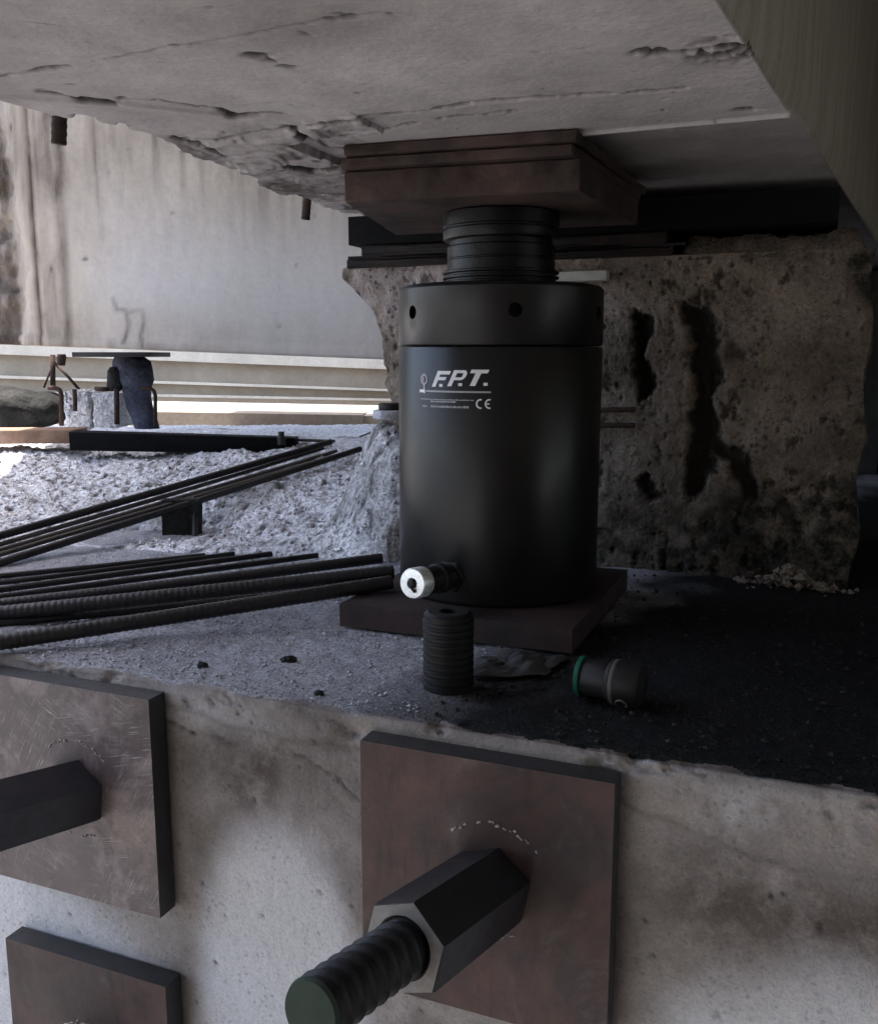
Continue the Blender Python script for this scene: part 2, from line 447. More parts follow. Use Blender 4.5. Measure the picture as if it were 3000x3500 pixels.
# arris rounding and chips
arr = 0.006 + 0.010 * np.clip(fbm(S, S * 0 + 1.7, 14, 5, 5) + .15, 0, 1)
aw = np.exp(-(Wd / arr) ** 2)
T = T + aw * arr * .42; Z = Z - aw * arr * .42
chip = np.clip(fbm(S, Wd * 1.4, 30, 5, 9) - .12, 0, 1) * np.exp(-((Wd + .008) / .028) ** 2)
T = T + chip * .02; Z = Z - chip * .014
# face relief
fr = 0.0016 * fbm(S, Wd, 9, 5, 21) + 0.0008 * fbm(S, Wd, 70, 3, 22)
bug = pits(S, Wd, 170, (-.7, .42, -.5, -.02), .0008, .0028, .003, 4)
# stepped skin of render broken off along the top of the face
skin_line = -.045 + .02 * fbm(S, S * 0, 9, 5, 31) - .03 * ss(S, .15, .3) + .035 * ss(-S, .2, .5)
skin = ss(Wd - skin_line, -.004, .003)
ck = np.array([(-.33, -.05), (-.24, -.06), (-.17, -.055), (-.12, -.075), (-.085, -.10)])
ckd = segdist(S + .006 * fbm(S, Wd, 40, 3, 8), Wd + .006 * fbm(S, Wd, 40, 3, 9), ck)
crack = .6 * np.exp(-(ckd / .0015) ** 2)
face_out = fr - bug + skin * .0022 - crack * .004
T = np.where(isface, T - face_out, T)
# top relief
lump = .0045 * fbm(S, Wd, 13, 4, 41) + .0022 * fbm(S, Wd, 60, 4, 42) + .0013 * (np.abs(fbm(S, Wd, 190, 2, 43)))
far_t = ss(Wd, .02, .07)
Z = np.where(isface, Z, Z + lump * far_t)
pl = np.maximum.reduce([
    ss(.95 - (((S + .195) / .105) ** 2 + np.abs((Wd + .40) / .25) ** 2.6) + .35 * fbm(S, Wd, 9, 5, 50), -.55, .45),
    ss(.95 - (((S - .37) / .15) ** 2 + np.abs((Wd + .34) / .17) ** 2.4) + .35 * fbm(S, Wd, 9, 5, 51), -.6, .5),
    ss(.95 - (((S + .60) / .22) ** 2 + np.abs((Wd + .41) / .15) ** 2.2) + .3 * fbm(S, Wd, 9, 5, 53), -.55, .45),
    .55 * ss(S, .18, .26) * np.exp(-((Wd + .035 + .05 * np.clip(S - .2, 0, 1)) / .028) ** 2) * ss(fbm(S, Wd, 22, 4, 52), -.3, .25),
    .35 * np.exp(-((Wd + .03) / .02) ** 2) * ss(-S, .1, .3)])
stain_f = np.clip(.95 * np.exp(-((Wd + .125 + .02 * fbm(S, Wd, 6, 3, 63)) / .055) ** 2) * ss(S, .17, .26) + .55 * np.exp(-((Wd + .085 + .03 * fbm(S, Wd, 6, 3, 64)) / .05) ** 2) * ss(S, -.36, -.30) * (1 - ss(S, .15, .2)) + .45 * ss(fbm(S, Wd, 8, 4, 61), .0, .4)
          + .5 * ss(np.abs(S + .255), .045, .0) * ss(-Wd, .06, .3) * .35, 0, 1)
# shade painted near-black on the right half of the top, ragged edge
shade_edge = S + .10 * fbm(S, Wd, 9, 5, 71) - .25 * (Wd - .15)
shade_t = .96 * ss(shade_edge, -.09, .06)
stain_shade = np.where(isface, stain_f, np.maximum(shade_t, .5 * ss(fbm(S, Wd, 14, 4, 72), .35, .6)))
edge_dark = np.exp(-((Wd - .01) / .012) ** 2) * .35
stain_shade = np.clip(np.maximum(stain_shade, edge_dark * ss(S, -.4, 0)), 0, 1)
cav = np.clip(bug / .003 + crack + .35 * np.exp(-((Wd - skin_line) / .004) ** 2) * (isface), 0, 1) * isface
mi = np.where(Wd < .004 + .012 * fbm(S, Wd, 30, 3, 80), 0, 1)
tag(sheet('pier_cap', pos3(S, T, Z), [M['pier'], M['grit']], {'stain_shade': stain_shade, 'pale': np.where(isface, pl, 0), 'cavity': cav}, matidx=mi, flip=True),
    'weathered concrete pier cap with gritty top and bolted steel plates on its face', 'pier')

# ---- girder overhead: soffit with form joints, cracks and a spalled left edge, plus its side faces
def soffit_cracks(S, T):
    jS = S + .003 * fbm(S, T, 60, 3, 101); jT = T + .004 * fbm(S, T, 45, 4, 102) + .0025 * fbm(S, T, 160, 2, 103)
    def st(L): return [ST(PZ(x, y, ZS)) for x, y in L]
    out = np.zeros_like(S); 
    lines = [
        (st([(0, 262), (120, 245), (230, 228)]), .0022, .006, 1.0),
        (st([(370, 205), (480, 182), (560, 165), (720, 140), (840, 118), (1010, 85), (1130, 68), (1300, 40)]), .0022, .005, .35),
        (st([(130, 310), (260, 335), (400, 348), (430, 338), (560, 345), (680, 365), (740, 368), (800, 395), (860, 390), (970, 388)]), .0028, .008, 1.0),
        (st([(600, 455), (760, 450), (900, 432), (1000, 420), (1130, 402), (1300, 388), (1480, 372), (1600, 352), (1760, 338), (2060, 318), (2200, 312), (2350, 298)]), .0022, .006, .75),
        (st([(1000, 425), (1060, 462), (1110, 498), (1170, 505)]), .003, .010, 1.0),
        (st([(600, 455), (700, 470), (770, 500)]), .003, .006, .6),
        (st([(270, 395), (330, 412), (400, 425)]), .006, .014, 1.0),
        (st([(1180, 460), (1300, 440), (1420, 415)]), .0025, .006, .5),
        (st([(1500, 400), (1640, 388), (1750, 378)]), .0035, .006, .6),
        (st([(975, 540), (1080, 558), (1170, 545)]), .006, .012, .9),
        (st([(870, 190), (905, 196), (935, 208)]), .0045, .010, 1.0),
        (st([(960, 228), (1000, 232)]), .003, .005, .6),
        (st([(2200, 182), (2290, 176)]), .005, .010, 1.0),
        (st([(2340, 180), (2450, 160), (2560, 170)]), .003, .006, .6),
        (st([(2540, 372), (2610, 370)]), .0045, .008, 1.0),
        (st([(2280, 465), (2360, 462)]), .003, .005, .6)]
    for L, wdt, dep, jag in lines:
        d_ = segdist(jS, jT, L)
        brk = ss(fbm(S, T, 55, 3, int(wdt * 1e5) + len(L)), -.35 if jag > .4 else .05, .1 if jag > .4 else .35)
        out = np.maximum(out, dep * np.exp(-(d_ / (wdt * 1.25 * (.5 + .8 * brk))) ** 2) * (.35 + .65 * brk))
    return out

s_n = np.linspace(0, 1, 380)
t_ax = np.concatenate([np.linspace(-9, -.5, 30), np.linspace(-.47, -.2, 14), np.arange(-.19, .75, .0026), np.linspace(.77, 4.5, 40)])
SN, T = np.meshgrid(s_n, t_ax, indexing='ij')
sR = .247 + .105 * np.clip(T, -1, 4.5)
edge_n = .016 * fbm(T, T * 0 + .5, 7, 6, 111) + .006 * fbm(T, T * 0 + .5, 60, 3, 112)
sL = np.interp(t_ax, [-9, -1.0, -.5, -.06, .02, .14, .273, .478, .647, 1.0, 4.5], [-1.6, -1.4, -.95, -.455, -.44, -.392, -.413, -.47, -.445, -.46, -.46])[None, :] + edge_n
SLR = sR - sL
Ssh = sL + SN * SLR
h = .0012 * fbm(Ssh, T, 7, 5, 120) + .0004 * fbm(Ssh, T, 60, 3, 121)
ck_ = soffit_cracks(Ssh, T)
# the spalled band between the crack and the left/back edge hangs a little lower and is rough
below = ss(-(Ssh + .43) + .0 * T, -.2, .05)
band = ss(T - np.interp(Ssh, [-.45, -.35, -.27, -.2, -.1, .3], [-.07, 0, .09, .13, .14, .17]), -.002, .004)
rough_z = ss(-.10 - Ssh, -.05, .08) * ss(T, .1, .17)
fl = fbm(Ssh + .3 * T, T, 11, 3, 130); terr = (np.floor(fl * 5) + ss(fl * 5 - np.floor(fl * 5), .75, 1.0)) / 5
h = h + band * .003 - rough_z * (.011 * terr + .003 * fbm(Ssh, T, 40, 5, 131)) + rough_z * .006
h = np.where((Ssh > -.15) | ((Ssh > -.275) & (T > .2)), np.minimum(h, .0008), h)
# lip and recessed strip behind the transverse form line
lip = np.exp(-((T - .306) / .004) ** 2) * ss(Ssh, .02, .06)
h = h + lip * .004 - ss(T, .308, .313) * .009 * (1 - rough_z)
# honeycomb at the right arris
hc = np.exp(-(((Ssh - .245) / .045) ** 2 + ((T - .065) / .042) ** 2))
hcp = pits(Ssh, T, 260, (.17, .30, 0, .13), .002, .006, .006, 7) * ss(hc, .25, .7)
bh = pits(Ssh, T, 160, (-.5, .3, -.25, .7), .001, .0032, .002, 8)
Zb = ZS - (h - ck_ - hcp - bh)
# wrap up the two side faces
top = 1.29
nside = 60
def side(Sc, Tc, outward, seed):
    zz = np.linspace(0, 1, nside) ** 1.5 * (top - ZS)
    res = []
    for k in range(nside):
        f = zz[k]; 
        res.append((Sc + outward * (.003 * fbm(Tc, Tc * 0 + f, 6, 4, seed) - .0 * f) + outward * .006 * (1 - math.exp(-f * 80)), Tc, f))
    return res
PL = [np.stack([*(O[i] + s_ * D[i] + t_ * N[i] for i in range(2)), zb0 + f], -1) for (s_, t_, f), zb0 in zip(side(Ssh[0], T[0], -1, 140)[::-1], [Zb[0]] * nside)][:-1]
PR = [np.stack([*(O[i] + s_ * D[i] + t_ * N[i] for i in range(2)), zb0 + f], -1) for (s_, t_, f), zb0 in zip(side(Ssh[-1], T[-1], 1, 141), [Zb[-1]] * nside)][1:]
P = np.concatenate([np.array(PL), pos3(Ssh, T, Zb), np.array(PR)], 0)
nl, nm, nr = len(PL), len(s_n), len(PR)
mi = np.zeros(P.shape[:2], int); mi[nl + nm - 1:] = 1
st_ = np.clip(.8 * rough_z * ss(fbm(Ssh, T, 20, 4, 150), -.1, .4) + .35 * ss(fbm(Ssh, T, 4, 4, 151), .0, .5) + .7 * hc * ss(fbm(Ssh, T, 60, 3, 152), -.2, .3) + .25 * ss(T, .30, .32), 0, 1)  # last term paints the dimmer light behind the form line
pa_ = np.clip(lip * .9, 0, 1)
def padlr(a, v=0.0): return np.concatenate([np.full((nl, a.shape[1]), v), a, np.full((nr, a.shape[1]), v)], 0)
side_st = np.full((nr, T.shape[1]), .3)
st_full = np.concatenate([np.full((nl, T.shape[1]), .2), st_, side_st], 0)
tag(sheet('bridge_girder', P, [M['soffit'], M['web']], {'stain_shade': st_full, 'pale': padlr(pa_), 'cavity': padlr(np.clip((ck_ + hcp) / .004 + bh / .003, 0, 1))}, matidx=mi),
    'cracked concrete bridge girder resting overhead on the jack and bearing', 'girder')

# deck slab above the girders, and the girder line to the right
deck = wbox('bridge_deck', -1.4, 6.6, -9, 5.0, 1.3, 1.55, M['plain_concrete'])
tag(deck, 'concrete bridge deck slab spanning over the girders', 'bridge deck')
g_ = sbox('side_girder', 2.7, 3.4, -9, 4.5, ZS, 1.298, M['web'])
tag(g_, 'concrete girder standing next to the cracked one on its right', 'girder')
dia = sbox('end_diaphragm', .50, 7.5, 2.3, 2.6, -.355, 1.296, M['shadewall'])
sbox('wall_return', -.2, .496, 2.3, 2.6, -.355, .246, M['shadewall'], dia)  # added dark backing, fills the gap under the girder with shade colour
tag(dia, 'end wall coloured dark like shade, closing the space right of the pedestal', 'wall')

# added unseen wall behind the camera, blocks light from the front
ab = wbox('light_block_wall', -2.5, 6, -5.5, -4.7, -4.3, 1.296, M['brownwall'])
tag(ab, 'added unseen wall blocking front light, across from the pier', 'wall')

# ---- pedestal behind the jack, wrapped outline: left side, front, right side
TP = .76
zt_p, zb_p = .158, ZT - .02
z_ax = np.linspace(zb_p, zt_p, 170)
sil = [(1170, 905), (1172, 950), (1215, 1000), (1275, 1060), (1296, 1130), (1305, 1220), (1320, 1310), (1345, 1385), (1345, 1500), (1330, 1900)]
pr = np.array([PT(x, y, TP) for x, y in sil])
order = np.argsort(pr[:, 1])
Lz = np.interp(z_ax, pr[order, 1], pr[order, 0]) + .007 * fbm(z_ax, z_ax * 0, 40, 5, 201)
SR_P = PT(2960, 1300, TP)[0]
na, nb, nc = 40, 330, 40
rows = []
for j, z in enumerate(z_ax):
    L = Lz[j]; Rr = SR_P + .004 * math.sin(z * 40)
    a = [(L - .004 * 0, TP + .5 - .5 * (k / na)) for k in range(na)]
    b = [(L + (Rr - L) * (k / nb), TP) for k in range(nb + 1)]
    c = [(Rr, TP + .5 * (k / nc)) for k in range(1, nc + 1)]
    rows.append(a + b + c)
rows = np.array(rows)                    # (nz, nu, 2)
Sp = rows[..., 0]; Tp = rows[..., 1]; Zp = np.repeat(z_ax[:, None], Sp.shape[1], 1)
ui = np.arange(Sp.shape[1])
un = np.where(ui < na, -1.0, 0.0); un2 = np.where(ui > na + nb, 1.0, 0.0)
front = (ui >= na) & (ui <= na + nb)
ucoord = np.where(ui < na, -.5 + .5 * ui / na, np.where(front, Sp[0], .4 + .5 * (ui - na - nb) / nc))[None, :] + 0 * Zp
ucoord = np.where(front[None, :], Sp, ucoord)
rough = .009 * fbm(ucoord, Zp, 11, 6, 211, .5) + .0025 * fbm(ucoord, Zp, 70, 3, 212)
pt_ = np.maximum(pits(ucoord, Zp, 900, (-.5, .42, -.36, .16), .0008, .0034, .004, 21), .0045 * ss(fbm(ucoord, Zp, 60, 4, 216, .6), .18, .42) * ss(fbm(ucoord, Zp, 9, 3, 217), -.2, .3))
# two shallow slots and a lower hollow, painted dark like deep shaded voids
def slot(pts, wd, dep, seed):
    q = [PT(x, y, TP) for x, y in pts]
    dd = segdist(ucoord + .024 * fbm(ucoord, Zp, 28, 6, seed, .62), Zp + .024 * fbm(ucoord, Zp, 28, 6, seed + 1, .62), q)
    return dep * (1 - ss(dd, wd * .25, wd * 1.35))
sl_ = np.maximum.reduce([
    slot([(2188, 1075), (2192, 1200), (2205, 1340)], .014, .022, 220),
    slot([(2372, 1075), (2400, 1180), (2410, 1350), (2400, 1500), (2385, 1650)], .020, .026, 222),
    slot([(2230, 1690), (2200, 1650)], .012, .014, 224),
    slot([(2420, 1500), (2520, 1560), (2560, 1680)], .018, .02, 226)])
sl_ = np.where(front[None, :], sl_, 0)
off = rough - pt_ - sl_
# outward: front -> -t, left -> -s, right -> +s
Tp2 = np.where(front[None, :], Tp - off, Tp); Sp2 = Sp + np.where(un < 0, -1, 0)[None, :] * off + np.where(un2 > 0, 1, 0)[None, :] * off
topfade = ss(Zp, zt_p - .004, zt_p)
Tp2 = Tp2 + topfade * .0
pst = np.clip(.75 * ss(fbm(ucoord, Zp, 7, 5, 230), .02, .45) + .85 * ss(-Zp, .12, .30) + .5 * ss(ucoord, .22, .4), 0, 1)  # fades darker to the foot; right end painted as shadow
ppl = .7 * ss(-ucoord, -.12, .06) * ss(Zp, .0, .09) * (np.where(front[None, :], 1, .0)) * ss(fbm(ucoord, Zp, 20, 4, 231), -.4, .2)
ped = tag(sheet('bearing_pedestal', pos3(Sp2, Tp2, Zp), M['pedestal'], {'stain_shade': pst, 'pale': ppl, 'cavity': np.clip(pt_ / .006 + sl_ / .012, 0, 1)}),
    'broken concrete pedestal with two dark-painted slots behind the jack', 'pedestal')
# closing top
bm = bmesh.new()
ringtop = [Vector(p) for p in pos3(Sp2[-1], Tp2[-1], Zp[-1])]
bm.faces.new([bm.verts.new(p) for p in ringtop])
bm_obj('pedestal_top', bm, M['pedestal'], ped)
bm = bmesh.new(); p0 = PT(2045, 1402, TP); p1 = PT(2175, 1398, TP)
for dz in (0, -.026):
    rebar_bm(bm, WV(p0[0] - .03, TP - .012, p0[1] + dz), WV(p1[0], TP - .012, p1[1] + dz), .0042)
    b_ = bm_obj('exposed_rebar', bm, M['rebar_rust'], ped, smooth=True); bm = bmesh.new()
bm.free()

# bearing layers on the pedestal
sLp = PT(1195, 830, TP)[0]
pad = empty('laminated_bearing', 'dark laminated bearing pad squeezed between pedestal and girder', 'bearing')
for k, (z0, z1, ds, mt) in enumerate([(.158, .1715, -.004, 'pad'), (.1725, .176, -.010, 'blacksteel'), (.177, .1945, .006, 'pad')]):
    sbox('pad_layer', sLp + ds + .012 * k, PT(2300, 830, TP)[0] + [0, .02, -.01][k], TP - .006 - .004 * k, TP + .32, z0, z1, M[mt], pad, bev=.003, cuts=5, jag=.0018)
sole = sbox('sole_plate', sLp + .008, PT(2868, 700, TP)[0], TP - .02, TP + .32, .196, .2452, M['sole'], bev=.003)
tag(sole, 'black steel sole plate pressed under the girder above the pedestal', 'steel plate')
# mortar bed at the right end of the pedestal top
xs = np.linspace(PT(2320, 830, TP)[0], SR_P - .01, 60); ys = np.linspace(TP + .0, TP + .3, 30)
A, B = np.meshgrid(xs, ys, indexing='ij')
hh = .158 + .034 * ss(A - xs[0], 0, .02) * ss(xs[-1] - A, 0, .02) * (.75 + .45 * fbm(A, B, 30, 4, 240)); hh[0] = .150; hh[-1] = .150; hh[:, 0] = .150; hh[:, -1] = .150
tag(sheet('mortar_bed', pos3(A, B, hh), M['pedestal'], {'stain_shade': .6 + 0 * A, 'pale': 0 * A, 'cavity': 0 * A}, flip=False), 'rough mortar bed on the right end of the broken pedestal', 'mortar bed')
filler = sbox('timber_shim', *sorted((PT(1870, 935, TP)[0], PT(2085, 935, TP)[0])), TP - .03, TP - .004, PT(2000, 958, TP - .03)[1], PT(2000, 926, TP - .03)[1], M['filler'], bev=.002)  # added pale block, its colour stands for light through a gap
tag(filler, 'small added pale block standing for a light gap behind the jack collar', 'filler')

# ---- broken mortar mound left of and behind the jack
xa = np.concatenate([np.linspace(-3.2, -1.5, 24), np.arange(-1.48, .30, .0062)]); ya = np.concatenate([np.arange(1.50, 2.45, .0062), np.arange(2.46, 3.4, .02)])
X, Y = np.meshgrid(xa, ya, indexing='ij')
yfront = 1.68 + .08 * ss(-X, .3, .8) + .05 * fbm(X, Y * 0, 4, 4, 301)
base = -.385 + .025 * ss(Y - yfront, -.05, .01) + .125 * ss(Y - yfront, -.12, .80) 
rg = fbm(X, Y, 11, 6, 302, .58); rg2 = np.abs(fbm(X, Y, 40, 4, 303))
amp = ss(Y - yfront, -.02, .10) * (1 - .6 * ss(Y, 2.5, 2.8))
Zm = base + amp * (.015 * rg + .008 * rg2 + .005 * fbm(X, Y, 120, 2, 305))
# trough with a deep hole near the fallen board
hx, hy = PZ(440, 1800, -.34)[:2]
Zm -= .085 * np.exp(-(((X - hx) / .075) ** 2 + ((Y - hy) / .07) ** 2) ** 1.5)
h2 = PZ(640, 1790, -.33)
Zm -= .075 * np.exp(-(((X - h2[0]) / .075) ** 2 + ((Y - h2[1] - .05) / .09) ** 2) ** 1.5)
# plaster heap against the pedestal
lx, ly = -.045, 1.80
ang = np.hypot((X - lx) / .125, (Y - ly) / .17)
heap = .165 * np.exp(-ang ** 4.5) + .05 * np.exp(-(ang / 1.8) ** 2)
Zm = Zm + heap * (1 + .12 * fbm(X, Y, 18, 5, 310))
pmp = pits(X, Y, 1500, (-1.3, .1, 1.65, 2.5), .003, .008, .010, 31)
Zm -= pmp * amp
Zm = np.where(Y < yfront - .06, np.minimum(Zm, -.38), Zm)
Zm = np.where(Y > 3.2, Zm - (Y - 3.2) * 8, Zm)
sto = np.clip(.85 * np.exp(-(((X + .18) / .17) ** 2 + ((Y - 1.74) / .14) ** 2)) * ss(fbm(X, Y, 18, 4, 320), -.4, .2) + .9 * ss(fbm(X, Y, 9, 4, 321), .34, .55) + .8 * np.exp(-(((X - hx) / .08) ** 2 + ((Y - hy) / .07) ** 2)) + .75 * np.exp(-(((X - h2[0]) / .12) ** 2 + ((Y - h2[1]) / .09) ** 2)), 0, 1)  # last two terms paint shade into the hole and trough
tag(sheet('mortar_mound', np.stack([X, Y, Zm], -1), M['mound'], {'stain_shade': sto, 'pale': .5 * ss(fbm(X, Y, 5, 4, 322), .0, .5), 'cavity': np.clip(pmp / .006, 0, 1)}),
    'rough heap of broken pale mortar behind the steel bars', 'mortar heap')

# gravel grit: too many to count, one object of tiny stones
def scatter(name, n_, fn, rmin, rmax, mat, kind='stuff', label=None, cat=None):
    base = [Vector(p).normalized() for p in ((1, 1, 1), (-1, -1, 1), (-1, 1, -1), (1, -1, -1), (-1, 0, .3), (0, 1, .5))]
    oc = [(0, 0, 1), (1, 0, 0), (0, 1, 0), (-1, 0, 0), (0, -1, 0), (0, 0, -1)]
    fc = [(0, 1, 2), (0, 2, 3), (0, 3, 4), (0, 4, 1), (5, 2, 1), (5, 3, 2), (5, 4, 3), (5, 1, 4)]
    V = []; Fc = []
    for k in range(n_):
        c = fn(k)
        if c is None: continue
        r = rmin + (rmax - rmin) * random.random() ** 3
        a = random.uniform(0, 6.28); ca, sa = math.cos(a), math.sin(a); b0 = len(V)
        for x, y, z in oc:
            x *= r * random.uniform(.6, 1.3); y *= r * random.uniform(.6, 1.3); z *= r * random.uniform(.5, .9)
            V.append((c[0] + x * ca - y * sa, c[1] + x * sa + y * ca, c[2] + z + r * .3))
        Fc += [tuple(b0 + i for i in f) for f in fc]
    me = bpy.data.meshes.new(name); me.from_pydata(V, [], Fc); me.update()
    return tag(link(name, me, mat), label, cat, kind=kind)

def on_top(k):
    s = random.uniform(-.9, -.03); t = random.uniform(.012, .85)
    if -.26 < s < .085 and .25 < t < .61: return None
    p = W(s, t, ZT + .0005); return p
scatter('loose_grit', 9000, on_top, .0007, .0035, M['stone'], label='loose grit and mortar crumbs on the pier top', cat='grit')
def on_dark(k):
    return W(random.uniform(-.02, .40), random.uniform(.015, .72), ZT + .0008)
scatter('dark_crumbs', 1500, on_dark, .0008, .0042, M['crumb'], label='crumbs coloured dark for the shaded right half of the pier top', cat='grit')
def on_mound(k):
    i = random.randrange(30, len(xa) - 5); j = random.randrange(20, len(ya) - 60)
    if Zm[i, j] < -.355: return None
    return (X[i, j], Y[i, j], Zm[i, j] - .001)
scatter('mortar_crumbs', 6500, on_mound, .002, .008, M['mound'], label='crumbs of broken mortar scattered over the mound', cat='rubble')
pc_ = PT(2790, 1880, TP)
def by_ped(k):
    a = random.gauss(0, .035); b = abs(random.gauss(0, .02))
    return W(.30 + a, TP - .02 - b, ZT + .0 + max(0, .03 - abs(a) * .5) * random.random())
scatter('rubble_heap', 260, by_ped, .003, .011, M['pedestal'], label='small heap of rubble at the foot of the pedestal', cat='rubble')

# ---- far girder face across the gap
YF = 3.1
pl_, pr_ = PY(0, 1178, YF), PY(1330, 1230, YF)
xa2 = np.concatenate([np.linspace(-2.6, -1.75, 20), np.arange(-1.74, .05, .008), np.linspace(.06, 3.0, 20)])
va = np.concatenate([[-.0], np.arange(0.003, 1.15, .009)])
X2, V2 = np.meshgrid(xa2, va, indexing='ij')
zb = pl_[2] + (X2 - pl_[0]) * (pr_[2] - pl_[2]) / (pr_[0] - pl_[0])
Z2 = zb + V2
def fx(px): return (px - 1500) / FPX * YF
dY = .004 * fbm(X2, V2, 3, 5, 401) + .001 * fbm(X2, V2, 40, 3, 402)
# stained rib near the left, ledge at the bottom, rough dark broken concrete at far left
x0, x1 = fx(95), fx(275)
rib = ss(X2, x0, x0 + .02) * (1 - ss(X2, x1 - .02, x1)); dY = dY + .008 * rib
grv = np.exp(-((X2 - fx(168)) / .007) ** 2) + .6 * np.exp(-((X2 - fx(255)) / .01) ** 2) * ss(fbm(X2 * 3, V2, 5, 3, 403), -.4, .2)
dY = dY - .005 * np.clip(grv, 0, 1)
lf = 1 - ss(X2 + .03 * fbm(X2, V2, 8, 4, 404), fx(60), fx(150)); lf = lf * ss(1 - V2, .1, .45)
dY = dY + lf * .05 * (fbm(X2, V2, 14, 6, 405)) - lf * .06
ledge = (1 - ss(V2, .025, .04)) * .01; dY = dY + ledge
strk = ss(fbm(X2 * 9, V2 * .5, 3, 5, 406), -.05, .45)
st2 = np.clip(.85 * lf + .9 * np.clip(grv, 0, 1) * ss(1 - V2, 0, .3) + .45 * rib * ss(fbm(X2 * 4, V2, 6, 3, 407), -.2, .3) + .45 * strk * ss(V2, .2, .6) + .35 * ss(fbm(X2, V2, 2, 5, 409), .0, .4) * ss(V2, .35, .7) + .5 * (1 - ss(V2, .012, .04)) * ss(fbm(X2, V2, 9, 4, 408), -.1, .4) * (X2 < fx(750)), 0, 1)
bx, bz = fx(430), .19
cr2 = segdist(X2, Z2, [tuple(PY(a, b, YF)[[0, 2]]) for a, b in ((385, 1020), (400, 1055), (430, 1060), (440, 1110), (425, 1170))])
cr3 = segdist(X2, Z2, [tuple(PY(a, b, YF)[[0, 2]]) for a, b in ((440, 1065), (485, 1060), (492, 1095), (480, 1150), (490, 1185))])
st2 = np.clip(np.maximum(st2, .9 * np.exp(-(np.minimum(cr2, cr3) / .007) ** 2)), 0, 1)
sp2 = pits(X2, Z2, 34, (-1.4, -.1, .05, .9), .003, .008, 1, 44)
P2 = np.stack([X2, YF - dY, Z2], -1)
P2[:, 0, 1] = YF + .12
P2 = np.concatenate([np.stack([P2[:, 0, 0], P2[:, 0, 1], P2[:, -1, 2]], -1)[:, None], P2], 1)
def pad1(a): return np.concatenate([a[:, :1], a], 1)
V2p = pad1(V2)
far = tag(sheet('far_girder', P2, M['farwall'], {'stain_shade': pad1(np.clip(st2 + .6 * sp2, 0, 1)), 'pale': pad1(.65 * np.exp(-((V2 - .22) / .22) ** 2) * ss(X2, fx(260), fx(500)) * ss(fbm(X2, V2, 2.5, 4, 410), -.6, .2)), 'cavity': pad1(sp2 * .5)}),
    'pale far girder face with rust streaks across the gap', 'girder')

# things hanging from the near girder edge and stuck on the far one
def stub(a, b, depth_t, r, ang=.06):
    bm = bmesh.new()
    p = PT(a[0], a[1], depth_t); q = PT(b[0], b[1], depth_t)
    rebar_bm(bm, WV(p[0], depth_t, p[1]), WV(q[0], depth_t, q[1]), r)
    return bm
girder = bpy.data.objects['bridge_girder']
bm_obj('rebar_stub', stub((1052, 640), (1044, 750), .66, .0075), M['rebar_rust'], girder, smooth=True)
bm_obj('rebar_stub', stub((203, 400), (201, 492), .06, .0085), M['rebar_rust'], girder, smooth=True)

# ---- neighbouring bridge seen through the gap
nb_ = empty('neighbour_bridge', 'pale neighbouring bridge edge seen low through the gap', 'bridge')
def bandbox(name, yd, l_top, l_bot, r_top, r_bot, depth, mat, parent, x0=-9., x1=6.):
    bm = bmesh.new()
    a, b = PY(550, l_top, yd), PY(1330, r_top, yd); c, e = PY(550, l_bot, yd), PY(1330, r_bot, yd)
    def zt(x): return a[2] + (x - a[0]) * (b[2] - a[2]) / (b[0] - a[0])
    def zb_(x): return c[2] + (x - c[0]) * (e[2] - c[2]) / (e[0] - c[0])
    box_pts(bm, [(x0, yd, zb_(x0)), (x1, yd, zb_(x1)), (x1, yd + depth, zb_(x1)), (x0, yd + depth, zb_(x0)),
                 (x0, yd, zt(x0)), (x1, yd, zt(x1)), (x1, yd + depth, zt(x1)), (x0, yd + depth, zt(x0))])
    return bm_obj(name, bm, mat, parent)
bandbox('upper_beam', 7.0, 1130, 1232, 1160, 1262, .5, M['ledge'], nb_)
bandbox('deck_edge', 7.05, 1232, 1303, 1262, 1330, .5, M['tan'], nb_)
bandbox('ledge', 6.97, 1303, 1311, 1330, 1337, .6, M['ledge'], nb_)
bandbox('lower_beam', 7.02, 1311, 1348, 1337, 1363, .5, M['tan'], nb_)
bandbox('ledge', 6.96, 1348, 1356, 1363, 1370, .6, M['ledge'], nb_)
bandbox('kicker', 7.1, 1356, 1371, 1370, 1386, .5, M['plain_concrete'], nb_)
bw = empty('low_retaining_wall', 'low brown retaining wall beyond the mortar heap', 'wall')
bandbox('wall_face', 4.6, 1408, 1560, 1420, 1560, .3, M['brownwall'], bw, -8, -.1 + (1240 - 1500) / FPX * 4.6 + .1)
bandbox('wall_end', 4.62, 1421, 1560, 1421, 1560, .3, M['tan'], bw, (1240 - 1500) / FPX * 4.6 + .001, 2.5)

# ================================================================== OBJECTS ON THE PIER
# base plate under the jack
bp = sbox('base_plate', -.247, .069, .256, .60, ZT + .004, -.3255, M['packplate'], bev=.002)
bp.data.materials[0] = M['baseplate']
tag(bp, 'thick rusty steel base plate lying under the black jack', 'steel plate')

